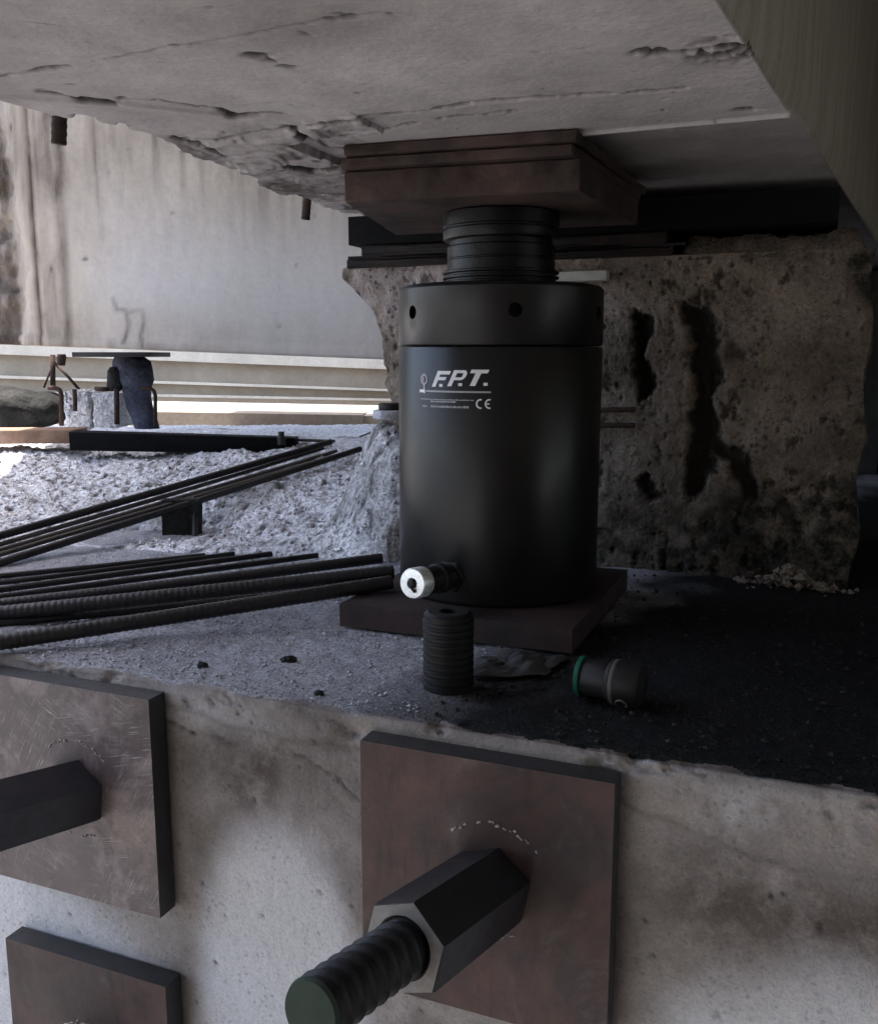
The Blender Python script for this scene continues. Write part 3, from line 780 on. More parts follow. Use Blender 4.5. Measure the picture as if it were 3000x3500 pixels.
# packing plates between jack and girder
def quadplate(name, pts, z0, z1, mat, seed, bev=.0016, jag=.0012):
    g = random.Random(seed); bm = bmesh.new()
    box_pts(bm, [(p[0], p[1], z0) for p in pts] + [(p[0], p[1], z1) for p in pts])
    bmesh.ops.bevel(bm, geom=bm.edges[:], offset=bev, segments=1, affect='EDGES', profile=.5)
    bmesh.ops.subdivide_edges(bm, edges=[e for e in bm.edges if e.calc_length() > .1], cuts=24, use_grid_fill=True)
    for v in bm.verts:
        k = float(fbm(np.array(v.co.x + v.co.z * 2), np.array(v.co.y - v.co.z), 45, 4, seed))
        v.co.x += jag * k * 1.5; v.co.y += jag * 1.6 * float(fbm(np.array(v.co.x * 1.3 + 5), np.array(v.co.z * 4 + v.co.y), 60, 4, seed + 3))
    return bm_obj(name, bm, mat, angle=40)
tag(quadplate('packing_plate', [(-.119, 1.223), (.164, 1.139), (.292, 1.43), (-.07, 1.55)], .190, .2262, M['packplate'], 1), 'thick rust brown steel block on top of the jack piston', 'steel plate')
tag(quadplate('packing_plate', [(-.121, 1.208), (.153, 1.125), (.300, 1.45), (-.06, 1.58)], .2272, .2398, M['packplate'], 2), 'middle rusty plate between the steel block and the top plate', 'steel plate')
tag(quadplate('packing_plate', [(-.116, 1.199), (.155, 1.114), (.314, 1.485), (-.05, 1.60)], .2408, .2532, M['packplate'], 3), 'topmost rusty plate pressed against the cracked girder above the jack', 'steel plate')

# ---- hydraulic jack
JC = Vector((.0846, 1.32, 0)); R = .1405
jack = empty('hydraulic_jack', 'large black hydraulic jack with threaded lock ring holding up the girder', 'jack', loc=(JC.x, JC.y, -.325))
def jpart(name, bm, mat, angle=40, parent=jack):
    o = bm_obj(name, bm, mat, None, angle=angle); o.parent = parent; o.matrix_parent_inverse = Matrix.Translation(-jack.location) if parent is jack else Matrix(); return o
jm = Matrix.Translation(JC)
bm = bmesh.new()
lathe(bm, [(R - .004, -.3255), (R - .001, -.3225), (R, -.320), (R, .0085), (R - .0015, .0108), (R - .006, .0113)], 128, jm)
jbody = jpart('cylinder_body', bm, M['jack'])
# lock ring with real tommy-bar holes
bm = bmesh.new()
lathe(bm, [(R - .006, .0125), (R - .0015, .013), (R, .0152), (R, .0865), (R - .003, .0905), (R - .008, .092), (.081, .092), (.081, .0125), (R - .006, .0125)], 128, jm, caps=(False, False))
bmesh.ops.remove_doubles(bm, verts=bm.verts[:], dist=1e-6)
bmesh.ops.recalc_face_normals(bm, faces=bm.faces[:])
me = bpy.data.meshes.new('ring'); bm.to_mesh(me); bm.free()
ring = bpy.data.objects.new('ringtmp', me); COL.objects.link(ring)
bm = bmesh.new()
for k in range(6):
    a = math.radians((-148, -86, -27, 33, 93, 153)[k])
    c = JC + Vector((math.cos(a) * (R - .03), math.sin(a) * (R - .03), .0555)); e = JC + Vector((math.cos(a) * (R + .02), math.sin(a) * (R + .02), .0555))
    lathe(bm, [(.0088, 0), (.0088, .05)], 24, axis_mat(c, e))
bmesh.ops.recalc_face_normals(bm, faces=bm.faces[:])
me2 = bpy.data.meshes.new('cut'); bm.to_mesh(me2); bm.free()
cut = bpy.data.objects.new('cuttmp', me2); COL.objects.link(cut)
bo = ring.modifiers.new('b', 'BOOLEAN'); bo.object = cut; bo.operation = 'DIFFERENCE'; bo.solver = 'EXACT'
dg = bpy.context.evaluated_depsgraph_get()
mef = bpy.data.meshes.new_from_object(ring.evaluated_get(dg))
bpy.data.objects.remove(ring); bpy.data.objects.remove(cut)
lr = bpy.data.objects.new('lock_ring', mef); COL.objects.link(lr); mef.materials.clear(); mef.materials.append(M['jack'])
mef.polygons.foreach_set('use_smooth', [True] * len(mef.polygons)); mef.set_sharp_from_angle(angle=math.radians(35))
lr.parent = jack; lr.matrix_parent_inverse = Matrix.Translation(-jack.location)
# piston: threads, smooth neck, groove, saddle
bm = bmesh.new()
prof = [(.060, .060)]
z = .062
while z < .112:
    prof += [(.0795, z), (.0795, z + .0022), (.0755, z + .0035), (.0755, z + .0055)]; z += .0068
prof += [(.0735, .114), (.0735, .1262), (.0725, .1272), (.0725, .1284), (.0735, .1294), (.0735, .144), (.072, .1455)]
lathe(bm, prof, 96, jm)
jpart('threaded_piston', bm, M['jackdark'])
bm = bmesh.new()
lathe(bm, [(.070, .1457), (.070, .1525), (.078, .154), (.079, .156), (.079, .166), (.0775, .1675), (.0775, .1695), (.079, .171), (.079, .1875), (.077, .1895), (.04, .1898)], 96, jm)
jpart('saddle', bm, M['jackdark'])
# coupler at the lower left of the body with bright dust cap
c1 = Vector((-.0336, 1.13, 0)); zc = PY(1405, 1995, 1.13)[2]; c1.z = zc
c0 = Vector(PY(1545, 1968, 1.205)); axis = (c1 - c0).normalized()
cm = axis_mat(c0 - axis * .02, c1)
Lc = (c1 - c0).length + .02
bm = bmesh.new()
lathe(bm, [(.023, 0), (.023, .028), (.021, .030)], 6, cm)
lathe(bm, [(.0165, .028), (.0165, .042), (.0185, .043), (.0195, .046), (.0195, .058), (.0175, .060), (.0175, Lc - .02)], 40, cm)
coup = jpart('coupler', bm, M['blacksteel'])
bm = bmesh.new()
lathe(bm, [(.0175, Lc - .022), (.0195, Lc - .021), (.0195, Lc - .003), (.018, Lc - .0005), (.0075, Lc), (.0065, Lc - .003), (.0, Lc - .003)], 40, cm, caps=(False, False))
cap = bm_obj('dust_cap', bm, M['silver'], angle=40); cap.parent = coup
bm = bmesh.new(); lathe(bm, [(.0062, Lc - .0028), (.0062, Lc + .002), (.0045, Lc + .004), (0, Lc + .004)], 20, cm, caps=(False, False))
tube(bm, [cm @ Vector((0, 0, Lc + .003)), cm @ Vector((.003, -.005, Lc + .004)), cm @ Vector((.006, -.010, Lc + .001))], .0018, 8)
pin = bm_obj('cap_chain_pin', bm, M['blacksteel'], angle=40); pin.parent = coup

# markings printed on the body: bent round the cylinder
def on_cyl(px, py, off=.0006):
    """photo pixel -> point on the cylinder surface"""
    r = Vector(ray(px, py)); rr = R + off
    a = r.x ** 2 + r.y ** 2; b = -2 * (r.x * JC.x + r.y * JC.y); c = JC.x ** 2 + JC.y ** 2 - rr * rr
    k = (-b - math.sqrt(b * b - 4 * a * c)) / (2 * a); return r * k
A0 = on_cyl(1432, 1343); A1 = on_cyl(1680, 1343)
th0 = math.atan2(A0.y - JC.y, A0.x - JC.x); th1 = math.atan2(A1.y - JC.y, A1.x - JC.x)
UW = (th1 - th0) * R                       # width of the print along the surface
KX = UW / 248.0
KY = abs(on_cyl(1560, 1270).z - on_cyl(1560, 1370).z) / 100.0
Z0 = on_cyl(1560, 1343).z
def bend(x, y, off=.0006):                 # x,y in print pixels: x right from 1432, y up from 1343
    a = th0 + x * KX / R
    return Vector((JC.x + (R + off) * math.cos(a), JC.y + (R + off) * math.sin(a), Z0 + y * KY))
def text_bm(s, x, y, size, shear, bold, width=1.0, sy=1.0):
    cu = bpy.data.curves.new('t', 'FONT'); cu.body = s; cu.size = size; cu.shear = shear; cu.offset = bold
    cu.fill_mode = 'FRONT'; cu.resolution_u = 3; cu.space_character = width
    ob = bpy.data.objects.new('t', cu); COL.objects.link(ob)
    dg = bpy.context.evaluated_depsgraph_get(); me = bpy.data.meshes.new_from_object(ob.evaluated_get(dg))
    bm = bmesh.new(); bm.from_mesh(me); bpy.data.objects.remove(ob)
    bmesh.ops.subdivide_edges(bm, edges=[e for e in bm.edges if e.calc_length() > 12], cuts=2)
    for v in bm.verts: v.co = bend(x + v.co.x, y + v.co.y * sy)
    return bm
def text_w(s, size, shear, bold, width):
    cu = bpy.data.curves.new('t', 'FONT'); cu.body = s; cu.size = size; cu.shear = shear; cu.offset = bold; cu.space_character = width
    ob = bpy.data.objects.new('t', cu); COL.objects.link(ob); bpy.context.view_layer.update(); w_ = ob.dimensions.x; bpy.data.objects.remove(ob); return w_
def flat(bm, pts):
    bm.faces.new([bm.verts.new(bend(*p)) for p in pts])
def rect(bm, x0, y0, x1, y1, n_=6):
    for k in range(n_):
        a, b = x0 + (x1 - x0) * k / n_, x0 + (x1 - x0) * (k + 1) / n_
        flat(bm, [(a, y0), (b, y0), (b, y1), (a, y1)])
# F.P.T. in heavy italics: letters as slanted strokes
def letter(bm, polys, x, y, w_, h_, sh=.42):
    for pl in polys:
        flat(bm, [(x + px * w_ + py * h_ * sh, y + py * h_) for px, py in pl])
def L_F(bm, x, y, w_, h_): letter(bm, [[(0, 0), (.30, 0), (.30, 1), (0, 1)], [(.30, .78), (1.0, .78), (1.0, 1), (.30, 1)], [(.30, .42), (.86, .42), (.86, .62), (.30, .62)]], x, y, w_, h_)
def L_T(bm, x, y, w_, h_): letter(bm, [[(.33, 0), (.65, 0), (.65, .78), (.33, .78)], [(0, .78), (1.0, .78), (1.0, 1), (0, 1)]], x, y, w_, h_)
def L_P(bm, x, y, w_, h_):
    letter(bm, [[(0, 0), (.30, 0), (.30, 1), (0, 1)], [(.30, .82), (.72, .82), (.72, 1), (.30, 1)], [(.30, .38), (.72, .38), (.72, .56), (.30, .56)]], x, y, w_, h_)
    outer = [(.72 + .28 * math.cos(a), .69 + .31 * math.sin(a)) for a in np.linspace(-math.pi / 2, math.pi / 2, 9)]
    inner = [(.72 + .02 * math.cos(a) - .0, .69 + .13 * math.sin(a)) for a in np.linspace(-math.pi / 2, math.pi / 2, 9)]
    for k in range(8): letter(bm, [[inner[k], outer[k], outer[k + 1], inner[k + 1]]], x, y, w_, h_)
bm = bmesh.new()
hL = 55; yb = 22
L_F(bm, 56, yb - 2, 46, hL); rect(bm, 84, yb - 2, 96, yb + 8, 1)
L_P(bm, 112, yb + 1, 46, hL); rect(bm, 148, yb + 2, 160, yb + 12, 1)
L_T(bm, 166, yb + 3, 52, hL); rect(bm, 224, yb + 4, 236, yb + 14, 1)
jpart('brand_lettering', bm, M['print'], None)
bm = bmesh.new()                                  # emblem: oval ring on a stem with a base block
for k in range(20):
    a, b = 2 * math.pi * k / 20, 2 * math.pi * (k + 1) / 20
    flat(bm, [(23 + 15 * math.cos(a), 45 + 20 * math.sin(a)), (23 + 15 * math.cos(b), 45 + 20 * math.sin(b)), (23 + 9 * math.cos(b), 45 + 13 * math.sin(b)), (23 + 9 * math.cos(a), 45 + 13 * math.sin(a))])
rect(bm, 17, 36, 23, 54, 1); rect(bm, 20, 10, 27, 26, 1)
jpart('emblem', bm, M['printdim'], None)
bm = bmesh.new(); rect(bm, 3, -1, 27, 9, 2); rect(bm, 22, -4, 27, 12, 1)
jpart('emblem_base', bm, M['print'], None)
bm = bmesh.new(); rect(bm, 30, 1, 246, 7, 14)
jpart('underline', bm, M['printdim'], None)
bm = bmesh.new(); gr = random.Random(3)           # unreadably small print: rows of tiny dashes
for y0, xa_, xb_, hgt in ((-26, 8, 196, 4), (-34, 52, 140, 7), (-52, 18, 38, 7), (-52, 52, 182, 8)):
    x_ = xa_
    while x_ < xb_:
        w_ = gr.uniform(2.5, 8); rect(bm, x_, y0, min(xb_, x_ + w_), y0 + hgt * gr.uniform(.7, 1), 1); x_ += w_ + gr.uniform(1, 2.2)
jpart('small_print', bm, M['printdim'], None)
bm = bmesh.new()                                  # CE mark
for cx in (216, 242):
    for k in range(10):
        a = math.radians(75 + 210 * k / 10); b = math.radians(75 + 210 * (k + 1) / 10)
        flat(bm, [(cx + 14 * math.cos(a), -36 + 17 * math.sin(a)), (cx + 14 * math.cos(b), -36 + 17 * math.sin(b)), (cx + 9.5 * math.cos(b), -36 + 12 * math.sin(b)), (cx + 9.5 * math.cos(a), -36 + 12 * math.sin(a))])
rect(bm, 231, -38, 242, -34, 1)
jpart('ce_mark', bm, M['print'], None)

# ---- black threaded stub standing in front of the base plate
bm = bmesh.new(); p = PZ(1532, 2368, ZT) ; sx, sy = p[0], p[1] + .012
pr_l = [(.024, 0), (.0275, .002)]
z = .004
while z < .078: pr_l += [(.0278, z), (.0278, z + .0035), (.0262, z + .0045), (.0262, z + .0062)]; z += .0078
pr_l += [(.0265, .084), (.022, .087), (.010, .087), (.010, .07), (0, .07)]
lathe(bm, pr_l, 40, Matrix.Translation((sx, sy, ZT + .001)), caps=(True, False))
sb = bm_obj('threaded_sleeve', bm, M['rubber'], angle=30)
tag(sb, 'short black ribbed sleeve standing upright in front of the jack', 'sleeve')
# ---- small dark canister lying on its side, green ring at one end
ca = Vector(PZ(1988, 2405, ZT)) + Vector((0, .02, .0235)); cb = Vector(PZ(2215, 2450, ZT)) + Vector((0, .022, .0235))
cm2 = axis_mat(ca, cb); Lk = (cb - ca).length
can = empty('small_canister', 'small dark canister lying on its side with a green ring', 'canister', loc=ca)
def cpart(name, prof, mat, parent=can):
    bm = bmesh.new(); lathe(bm, prof, 36, cm2); o = bm_obj(name, bm, mat, angle=35); o.parent = parent; o.matrix_parent_inverse = Matrix.Translation(-can.location); return o
cpart('ring', [(.014, -.0015), (.021, 0), (.0215, .0015), (.0215, .005), (.019, .006)], M['greenring'])
cpart('body', [(.0185, .006), (.0195, .008), (.0195, Lk * .46), (.0225, Lk * .5), (.0235, Lk * .52), (.0235, Lk * .9), (.021, Lk * .97), (.012, Lk * 1.0)], M['blacksteel'])
cpart('grey_band', [(.0238, Lk * .55), (.0241, Lk * .56), (.0241, Lk * .60), (.0238, Lk * .61)], M['labelgrey'])
bm = bmesh.new()
pp = [cm2 @ Vector((.0242 * math.cos(a), .0242 * math.sin(a), Lk * .74 + .006 * math.sin(q))) for q, a in [(q, 3.9 + .28 * math.cos(q)) for q in np.linspace(.6, 5.7, 16)]]
tube(bm, pp, .0011, 6); o = bm_obj('round_mark', bm, M['labelgrey'], smooth=True); o.parent = can; o.matrix_parent_inverse = Matrix.Translation(-can.location)
# ---- grey rag
c_ = PZ(1760, 2290, ZT); xs = np.linspace(-1, 1, 50); A, B = np.meshgrid(xs, xs, indexing='ij')
rr_ = 1 - .25 * fbm(A, B, 1.3, 3, 500)
Xc = c_[0] + A * .05 * rr_ + .015 * B; Yc = c_[1] + B * .034 * rr_
edge_ = np.maximum(np.abs(A), np.abs(B))
Zc = ZT + .005 + (.013 * np.abs(fbm(A, B, 2.2, 4, 501)) + .004 * (1 + np.sin(A * 6 + B * 3))) * (1 - edge_ ** 3)
rag = sheet('grey_rag', np.stack([Xc, Yc, Zc], -1), M['cloth']); tag(rag, 'crumpled dark grey rag lying in front of the base plate', 'rag')
so_ = rag.modifiers.new('thickness', 'SOLIDIFY'); so_.thickness = .0012

# ---- steel bars: upper bundle leaning on the mortar mound
def bar(name, p, q, r, label, group, mat='rebar', ext=.0, sag=0.0, cat='steel bar'):
    p = Vector(p); q = Vector(q); p = p + (p - q) * ext
    bm = bmesh.new(); rebar_bm(bm, p, q, r, sag=sag)
    return tag(bm_obj(name, bm, M[mat], smooth=True), label, cat, group)
ub = [((0, 1829), (1130, 1510), 1.62, 2.32, .0074, 'topmost thick bar of the upper bundle on the mortar heap'),
      ((0, 1856), (1105, 1532), 1.61, 2.31, .0045, 'second thin bar from the top of the upper bundle'),
      ((0, 1878), (1150, 1541), 1.60, 2.30, .0045, 'middle thin bar of the upper bundle on the mortar heap'),
      ((0, 1896), (1180, 1548), 1.59, 2.28, .0045, 'thin bar just above the lowest one of the upper bundle'),
      ((0, 1920), (1232, 1534), 1.58, 2.26, .0070, 'longest and lowest bar of the upper bundle with blunt tip')]
for a, b, ya_, yb_, r, lab in ub:
    bar('steel_bar', PY(a[0], a[1], ya_), PY(b[0], b[1], yb_), r, lab, 'steel bars in the upper bundle', 'rebar_grey' if r < .0046 else 'rebar', ext=.35, sag=random.uniform(-.001, .004))
lb = [((0, 1968), (700, 1898), -.352, -.352, .0045, 'thin farthest bar of the lower bundle lying against the mortar'),
      ((0, 2016), (928, 1893), -.352, -.352, .0050, 'thin bar of the lower bundle with its tip short of the others'),
      ((0, 2040), (1085, 1898), -.350, -.350, .0050, 'medium bar of the lower bundle ending left of the thick ones'),
      ((0, 2062), (1306, 1908), -.346, -.309, .0080, 'thick black bar farthest back in the lower bundle, tip on base plate'),
      ((0, 2096), (1345, 1955), -.341, -.3060, .0100, 'thickest black bar of the lower bundle touching the jack'),
      ((0, 2128), (1180, 2012), -.352, -.350, .0060, 'thin black bar between the two nearest thick bars of the lower bundle'),
      ((0, 1992), (800, 1892), -.354, -.354, .0040, 'second thin bar from the back of the lower bundle'),
      ((0, 2194), (1338, 1990), -.346, -.3120, .0100, 'nearest black bar of the lower bundle crossing the base plate corner')]
for a, b, za, zb2, r, lab in lb:
    bar('steel_bar', PZ(a[0], a[1], za), PZ(b[0], b[1], zb2), r, lab, 'steel bars in the lower bundle', ext=.25, sag=random.uniform(-.001, .002))
sp = PZ(167, 2170, -.33)
# dark steel bar and timber across the far side of the mound
def barbox(name, a, b, yd0, yd1, ha, hb, dep, mat, label, cat):
    """box whose front face runs between photo points a (left, centre) and b (right), heights in metres"""
    p, q = PY(*a, yd0), PY(*b, yd1); bm = bmesh.new()
    box_pts(bm, [(p[0], p[1], p[2] - ha), (q[0], q[1], q[2] - hb), (q[0], q[1] + dep, q[2] - hb), (p[0], p[1] + dep, p[2] - ha),
                 (p[0], p[1], p[2] + ha), (q[0], q[1], q[2] + hb), (q[0], q[1] + dep, q[2] + hb), (p[0], p[1] + dep, p[2] + ha)])
    bmesh.ops.bevel(bm, geom=bm.edges[:], offset=.003, segments=2, affect='EDGES', profile=.5)
    return tag(bm_obj(name, bm, M[mat], angle=35), label, cat)
barbox('steel_beam', (235, 1508), (1010, 1525), 2.28, 2.42, .023, .021, .06, 'sole', 'dark flat steel beam lying across the far edge of the mortar heap', 'steel beam')
barbox('timber_plank', (-250, 1497), (250, 1492), 2.33, 2.36, .018, .017, .10, 'timber', 'orange brown timber plank at the left end of the dark beam', 'plank')
bm = bmesh.new(); q = PY(962, 1512, 2.40); lathe(bm, [(.011, -.01), (.011, .01), (.008, .012), (.008, .024), (.0, .024)], 16, Matrix.Translation((q[0], q[1], q[2] + .004)))
tag(bm_obj('loose_bolt', bm, M['blacksteel'], angle=35), 'small dark bolt standing on the far steel beam', 'bolt')
bar('thin_rod', PY(560, 1487, 2.50), PY(1145, 1508, 2.46), .004, 'thin dark rod lying behind the far steel beam', None, cat='rod')
# small dark stones on the pier top
for k, (px, py, rr) in enumerate(((985, 2264, .0075), (690, 2282, .0055), (1090, 2376, .0045))):
    c = Vector(PZ(px, py, ZT)); bm = bmesh.new(); bmesh.ops.create_icosphere(bm, subdivisions=2, radius=rr)
    g = random.Random(k)
    for v in bm.verts: v.co = Vector((v.co.x * 1.3, v.co.y * .9, v.co.z * .8)) * g.uniform(.65, 1.25) + c + Vector((0, 0, rr * .35))
    tag(bm_obj('small_stone', bm, M['rock']), ['small black stone chip left of the ribbed sleeve', 'small dark stone chip above the upper left anchor plate', 'small dark stone chip near the pier edge left of the sleeve'][k], 'stone')
# fallen boards in the trough
bm = bmesh.new(); a = PY(612, 1795, 1.85)
box_pts(bm, [(a[0] - .036, a[1], -.37), (a[0] + .034, a[1] + .02, -.37), (a[0] + .034, a[1] + .045, -.37), (a[0] - .036, a[1] + .025, -.37),
             (a[0] - .040, a[1] + .02, -.288), (a[0] + .036, a[1] + .03, -.288), (a[0] + .036, a[1] + .055, -.288), (a[0] - .040, a[1] + .045, -.288)])
bmesh.ops.bevel(bm, geom=bm.edges[:], offset=.002, segments=1, affect='EDGES')
tag(bm_obj('upright_board', bm, M['rock'], angle=35), 'dark board propped upright in the trough under the bars', 'board')
bar('upright_bar', PY(668, 1885, 1.83), PY(664, 1700, 1.90), .006, 'short dark bar standing right of the propped board', None, 'rebar', cat='steel bar')
# washer and bolt on the plaster heap
q = PT(1318, 1408, .70); qq = W(q[0] + .01, .70, q[1])
bb = empty('anchor_bolt', 'grey washer and bolt on top of the plaster heap left of the jack', 'bolt', loc=qq)
for nm, prof, mt in (('washer', [(.03, -.012), (.032, -.010), (.032, .002), (.030, .004)], 'stone'), ('bolt_head', [(.021, .0042), (.022, .006), (.022, .014), (.019, .016)], 'blacksteel')):
    bm = bmesh.new(); lathe(bm, prof, 32); o = bm_obj(nm, bm, M[mt], bb, angle=35)
bar('bent_wire', PY(1230, 1492, 1.9), PY(1300, 1465, 1.85), .0018, 'thin bent wire sticking out of the plaster heap', None, cat='wire')

# ================================================================== FAR SIDE THINGS
YB = 2.62
def Y2(px, py, y=YB): return Vector(PY(px, py, y))
fj = empty('far_bearing', 'blue grey bearing under a square plate across the gap', 'bearing')
a, b = Y2(293, 1211), Y2(548, 1211)
wbox('top_plate', a.x, b.x, YB - .10, YB + .10, a.z - .007, a.z + .006, M['blacksteel'], fj, bev=.0015)
def blob(name, prof_px, cx, mat, parent, y=YB, seed=0, squash=.8):
    """stack of rings from photo half-widths: list of (py, x_left, x_right)"""
    bm = bmesh.new(); rings = []; seg = 28
    for i, (py, xl, xr) in enumerate(prof_px):
        l, r_ = Y2(xl, py, y), Y2(xr, py, y); c = (l + r_) / 2; rad = (r_.x - l.x) / 2
        rings.append([bm.verts.new((c.x + rad * math.cos(2 * math.pi * k / seg) * (1 + .05 * math.sin(k * 3.1 + i * 1.7 + seed)), y + .06 + rad * squash * math.sin(2 * math.pi * k / seg), c.z)) for k in range(seg)])
    for r0, r1 in zip(rings[:-1], rings[1:]):
        for k in range(seg): bm.faces.new((r0[k], r0[(k + 1) % seg], r1[(k + 1) % seg], r1[k]))
    bm.faces.new(rings[0]); bm.faces.new(rings[-1][::-1])
    return bm_obj(name, bm, mat, parent, angle=50)
blob('bearing_body', [(1220, 368, 470), (1235, 362, 490), (1262, 360, 497), (1300, 362, 500), (1318, 372, 498), (1335, 395, 492), (1360, 400, 492), (1400, 412, 500), (1430, 425, 512), (1470, 440, 524)], 430, M['bluelump'], fj)
blob('side_flange', [(1255, 350, 380), (1268, 342, 392), (1300, 340, 395), (1326, 340, 395), (1340, 348, 385)], 360, M['rock'], fj, y=YB - .03)
def hook(pts, r, label, group='rebar starters at the far bearing', y=YB + .0):
    bm = bmesh.new(); P_ = [Y2(x, yy, y) for x, yy in pts]; tube(bm, P_, r, 8)
    return tag(bm_obj('rebar_hook', bm, M['rebar_rust'], smooth=True), label, 'rebar', group)
hook([(480, 1327), (500, 1325), (515, 1327), (526, 1336), (531, 1352), (531, 1455)], .0052, 'hooked rebar rising right of the far bearing')
hook([(398, 1330), (399, 1380), (400, 1450)], .0075, 'straight rebar stub in front of the far bearing', y=YB - .06)
hook([(165, 1325), (190, 1326), (204, 1332), (210, 1350), (210, 1455)], .0065, 'hooked rebar left of the small concrete block')
hook([(254, 1330), (257, 1370), (256, 1405)], .0065, 'short straight rebar beside the small concrete block')
hook([(325, 1328), (372, 1330)], .006, 'horizontal rebar stub at the foot of the far bearing')
tr = empty('rod_tripod', 'small rusty rod tripod left of the far bearing', 'tripod')
for pts, r in (([(180, 1212), (181, 1330)], .008), ([(184, 1238), (150, 1325)], .003), ([(186, 1240), (235, 1290), (270, 1330)], .0045)):
    bm = bmesh.new(); tube(bm, [Y2(x, yy, YB + .12) for x, yy in pts], r, 8); bm_obj('leg', bm, M['rebar_rust'], tr, smooth=True)
blob('leg_head', [(1210, 168, 196), (1222, 164, 198), (1250, 168, 194)], 0, M['rebar_rust'], tr, y=YB + .10)
def rough_block(name, px0, px1, py0, py1, y, dep, mat, label, cat, seed, jag=.006):
    a, b = Y2(px0, py1, y), Y2(px1, py0, y); bm = bmesh.new()
    box_pts(bm, [(a.x, y, a.z), (b.x, y, a.z), (b.x, y + dep, a.z), (a.x, y + dep, a.z), (a.x, y, b.z), (b.x, y, b.z), (b.x, y + dep, b.z), (a.x, y + dep, b.z)])
    bmesh.ops.subdivide_edges(bm, edges=bm.edges[:], cuts=9, use_grid_fill=True)
    g = random.Random(seed)
    for v in bm.verts: v.co += Vector((g.gauss(0, 1), g.gauss(0, 1), g.gauss(0, 1))) * jag * .5
    return tag(bm_obj(name, bm, M[mat], smooth=True), label, cat)
rough_block('concrete_block', 222, 302, 1338, 1462, YB + .05, .16, 'mound', 'rough pale concrete lump between the rebar stubs on the left', 'concrete block', 5)
rough_block('concrete_block', 322, 396, 1346, 1462, YB + .04, .16, 'mound', 'smooth pale concrete block at the foot of the far bearing', 'concrete block', 6, .003)
def boulder(name, c, rx, ry, rz, mat, label, seed):
    bm = bmesh.new(); bmesh.ops.create_icosphere(bm, subdivisions=4, radius=1)
    for v in bm.verts:
        n_ = v.co.copy(); k = 1 + .22 * (float(fbm(np.array(n_.x * 1.3 + n_.z + seed), np.array(n_.y * 1.3 - n_.z * .7), 1.2, 4, seed)))
        v.co = Vector((n_.x * rx * k, n_.y * ry * k, n_.z * rz * k)) + c
    return tag(bm_obj(name, bm, M[mat], smooth=True), label, 'rock')
boulder('broken_rock', Y2(15, 1395, YB + .08), .13, .10, .062, 'rock', 'dark broken rock at the left edge of the far pier', 2)
boulder('broken_rock', Y2(140, 1400, YB + .12), .085, .10, .050, 'rock', 'greyish broken rock right of the dark one', 5)
# far pier top under these things
fp = wbox('far_pier', -3.5, 3.0, YB - .05 + .85, 3.9, -3.2, -.30, M['plain_concrete'])
tag(fp, 'far concrete pier behind the mortar heap', 'pier')

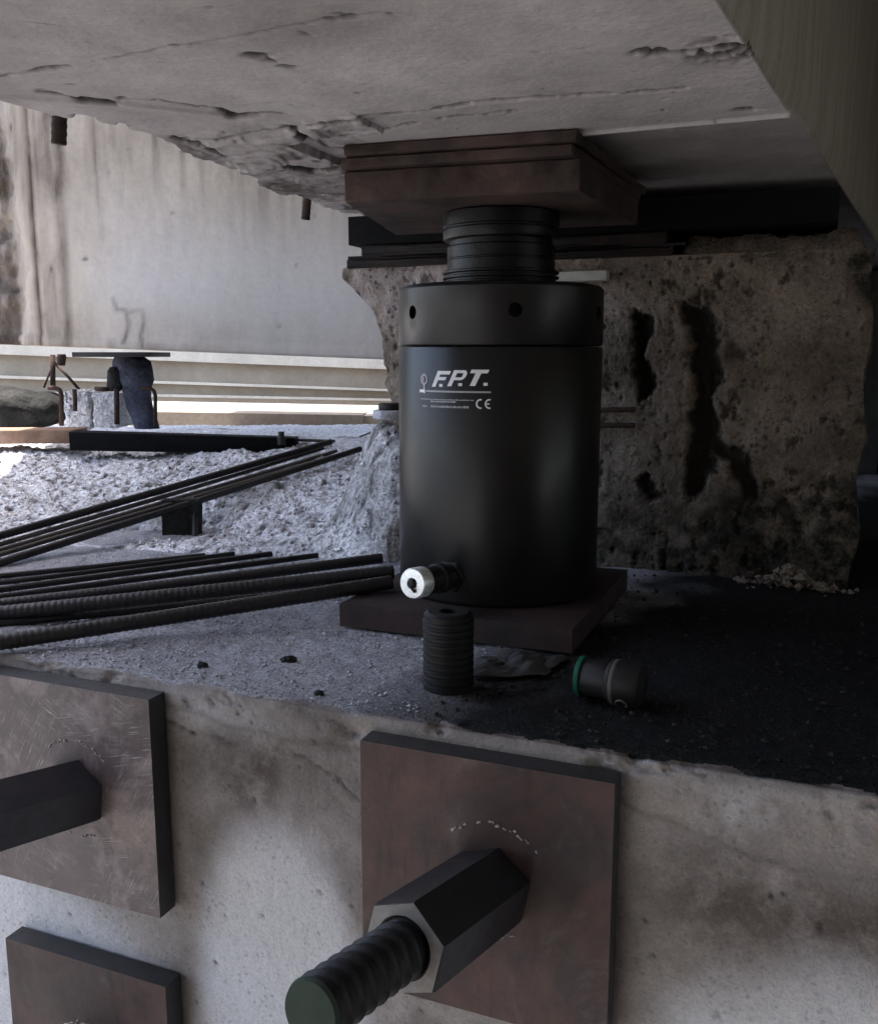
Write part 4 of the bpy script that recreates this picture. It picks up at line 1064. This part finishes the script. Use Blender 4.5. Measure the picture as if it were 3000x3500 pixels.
# ================================================================== ANCHOR PLATES ON THE FACE
def anchor(label, s0, s1, z0, z1, nb_s, nb_z, L_nut, L_rod, dirv=(-.043, -.27, .044), roll=.35, pm='rustplate'):
    e = empty('rod_anchor', label, 'rod anchor', 'steel rod anchors bolted to the pier face', loc=W((s0 + s1) / 2, 0, (z0 + z1) / 2))
    inv = Matrix.Translation(-e.location)
    def add(o): o.parent = e; o.matrix_parent_inverse = inv; return o
    add(sbox('anchor_plate', s0, s1, -.030, -.003, z0, z1, M[pm], bev=.0012))
    for f in e.children[0].data.polygons:
        nn = f.normal; 
        if abs(nn.dot(Vector(N))) < .7: f.material_index = 1
    e.children[0].data.materials.append(M['plate_edge'])
    base = WV(nb_s, -.0305, nb_z); dv = Vector(O * 0 + dirv[0] * D + dirv[1] * N + np.array([0, 0, dirv[2]])).normalized()
    # grout / weld ring scar
    am = axis_mat(base, base + dv, roll)
    bm = bmesh.new(); rN = .0415
    lathe(bm, [(rN * .96, -.012), (rN, -.002), (rN, L_nut - .003), (rN * .965, L_nut)], 6, am, caps=(True, False))
    nut = add(bm_obj('hex_nut', bm, M['nut_lit' if pm == 'scratched' else 'nut'], angle=25))
    bm = bmesh.new()
    lathe(bm, [(rN * .965, L_nut + .0001), (.029, L_nut + .0001), (.029, L_nut - .01)], 6, am, caps=(False, False))
    # round the bore: rebuild as ring between hexagon and circle
    bm.free(); bm = bmesh.new()
    seg = 48; hexr = lambda a: rN * .965 * math.cos(math.pi / 6) / math.cos((a % (math.pi / 3)) - math.pi / 6)
    o_ = [bm.verts.new(am @ Vector((hexr(2 * math.pi * k / seg) * math.cos(2 * math.pi * k / seg), hexr(2 * math.pi * k / seg) * math.sin(2 * math.pi * k / seg), L_nut))) for k in range(seg)]
    i_ = [bm.verts.new(am @ Vector((.0265 * math.cos(2 * math.pi * k / seg), .0265 * math.sin(2 * math.pi * k / seg), L_nut))) for k in range(seg)]
    j_ = [bm.verts.new(am @ Vector((.0245 * math.cos(2 * math.pi * k / seg), .0245 * math.sin(2 * math.pi * k / seg), L_nut - .004))) for k in range(seg)]
    for k in range(seg):
        k2 = (k + 1) % seg; bm.faces.new((o_[k], o_[k2], i_[k2], i_[k])); bm.faces.new((i_[k], i_[k2], j_[k2], j_[k]))
    nf = bm_obj('nut_face', bm, M['nutface']); nf.parent = nut
    # coarse rope-threaded rod: helical ridges
    bm = bmesh.new(); seg = 40; pitch = .0155; r0 = .0215; zz = np.arange(L_nut - .02, L_rod, .0011); rings = []
    for z in zz:
        ring_ = []
        for k in range(seg):
            a = 2 * math.pi * k / seg; ph = ((z / pitch - a / (2 * math.pi)) % 1.0)
            ridge = max(0, 1 - abs(ph - .5) / .20) ** .5
            flat_ = 1 - .75 * max(0, abs(math.cos(a)) - .80) / .20     # thread dies out on two flats
            rr = r0 + .0034 * ridge * max(0.0, flat_)
            ring_.append(bm.verts.new(am @ Vector((rr * math.cos(a), rr * math.sin(a), z))))
        rings.append(ring_)
    for a_, b_ in zip(rings[:-1], rings[1:]):
        for k in range(seg): bm.faces.new((a_[k], a_[(k + 1) % seg], b_[(k + 1) % seg], b_[k]))
    ef = bm.faces.new(rings[-1]); 
    rod = add(bm_obj('threaded_rod', bm, M['blacksteel'], angle=28))
    bm = bmesh.new(); lathe(bm, [(.0242, L_rod - .0005), (.0225, L_rod + .003), (0, L_rod + .0035)], 40, am, caps=(True, False))
    pc = bm_obj('painted_end', bm, M['tip'], angle=40); pc.parent = rod
    # thin weld scar arc round the nut
    bm = bmesh.new(); g = random.Random(int(s0 * 1000))
    for a0, a1 in ((.7, 2.3), (3.9, 5.1)):
        a = a0
        while a < a1:
            da = g.uniform(.03, .10); rr = .058 + g.uniform(-.002, .002)
            pts = [WV(nb_s + (rr + g.uniform(-.001, .001)) * math.cos(x), -.0303, nb_z + (rr + g.uniform(-.001, .001)) * math.sin(x) + .006) for x in np.linspace(a, a + da, 4)]
            if g.random() < .75: tube(bm, pts, [g.uniform(.0004, .0015) for _ in range(4)], 5)
            a += da + g.uniform(0, .06)
    tag(add(bm_obj('weld_scar', bm, M['scar'], smooth=True)), kind='stuff')
    return e
anchor('rust brown square anchor plate with long hex nut and green ended rod', -.072, .181, -.641, -.376, .066, -.501, .155, .272)
anchor('upper left scratched anchor plate with dark hex nut running out of frame', -.585, -.330, -.632, -.371, -.440, -.500, .20,   .34, roll=.42, pm='scratched')
anchor('lower left anchor plate showing only its upper part', -.572, -.328, -.985, -.718, -.450, -.865, .155, .295)
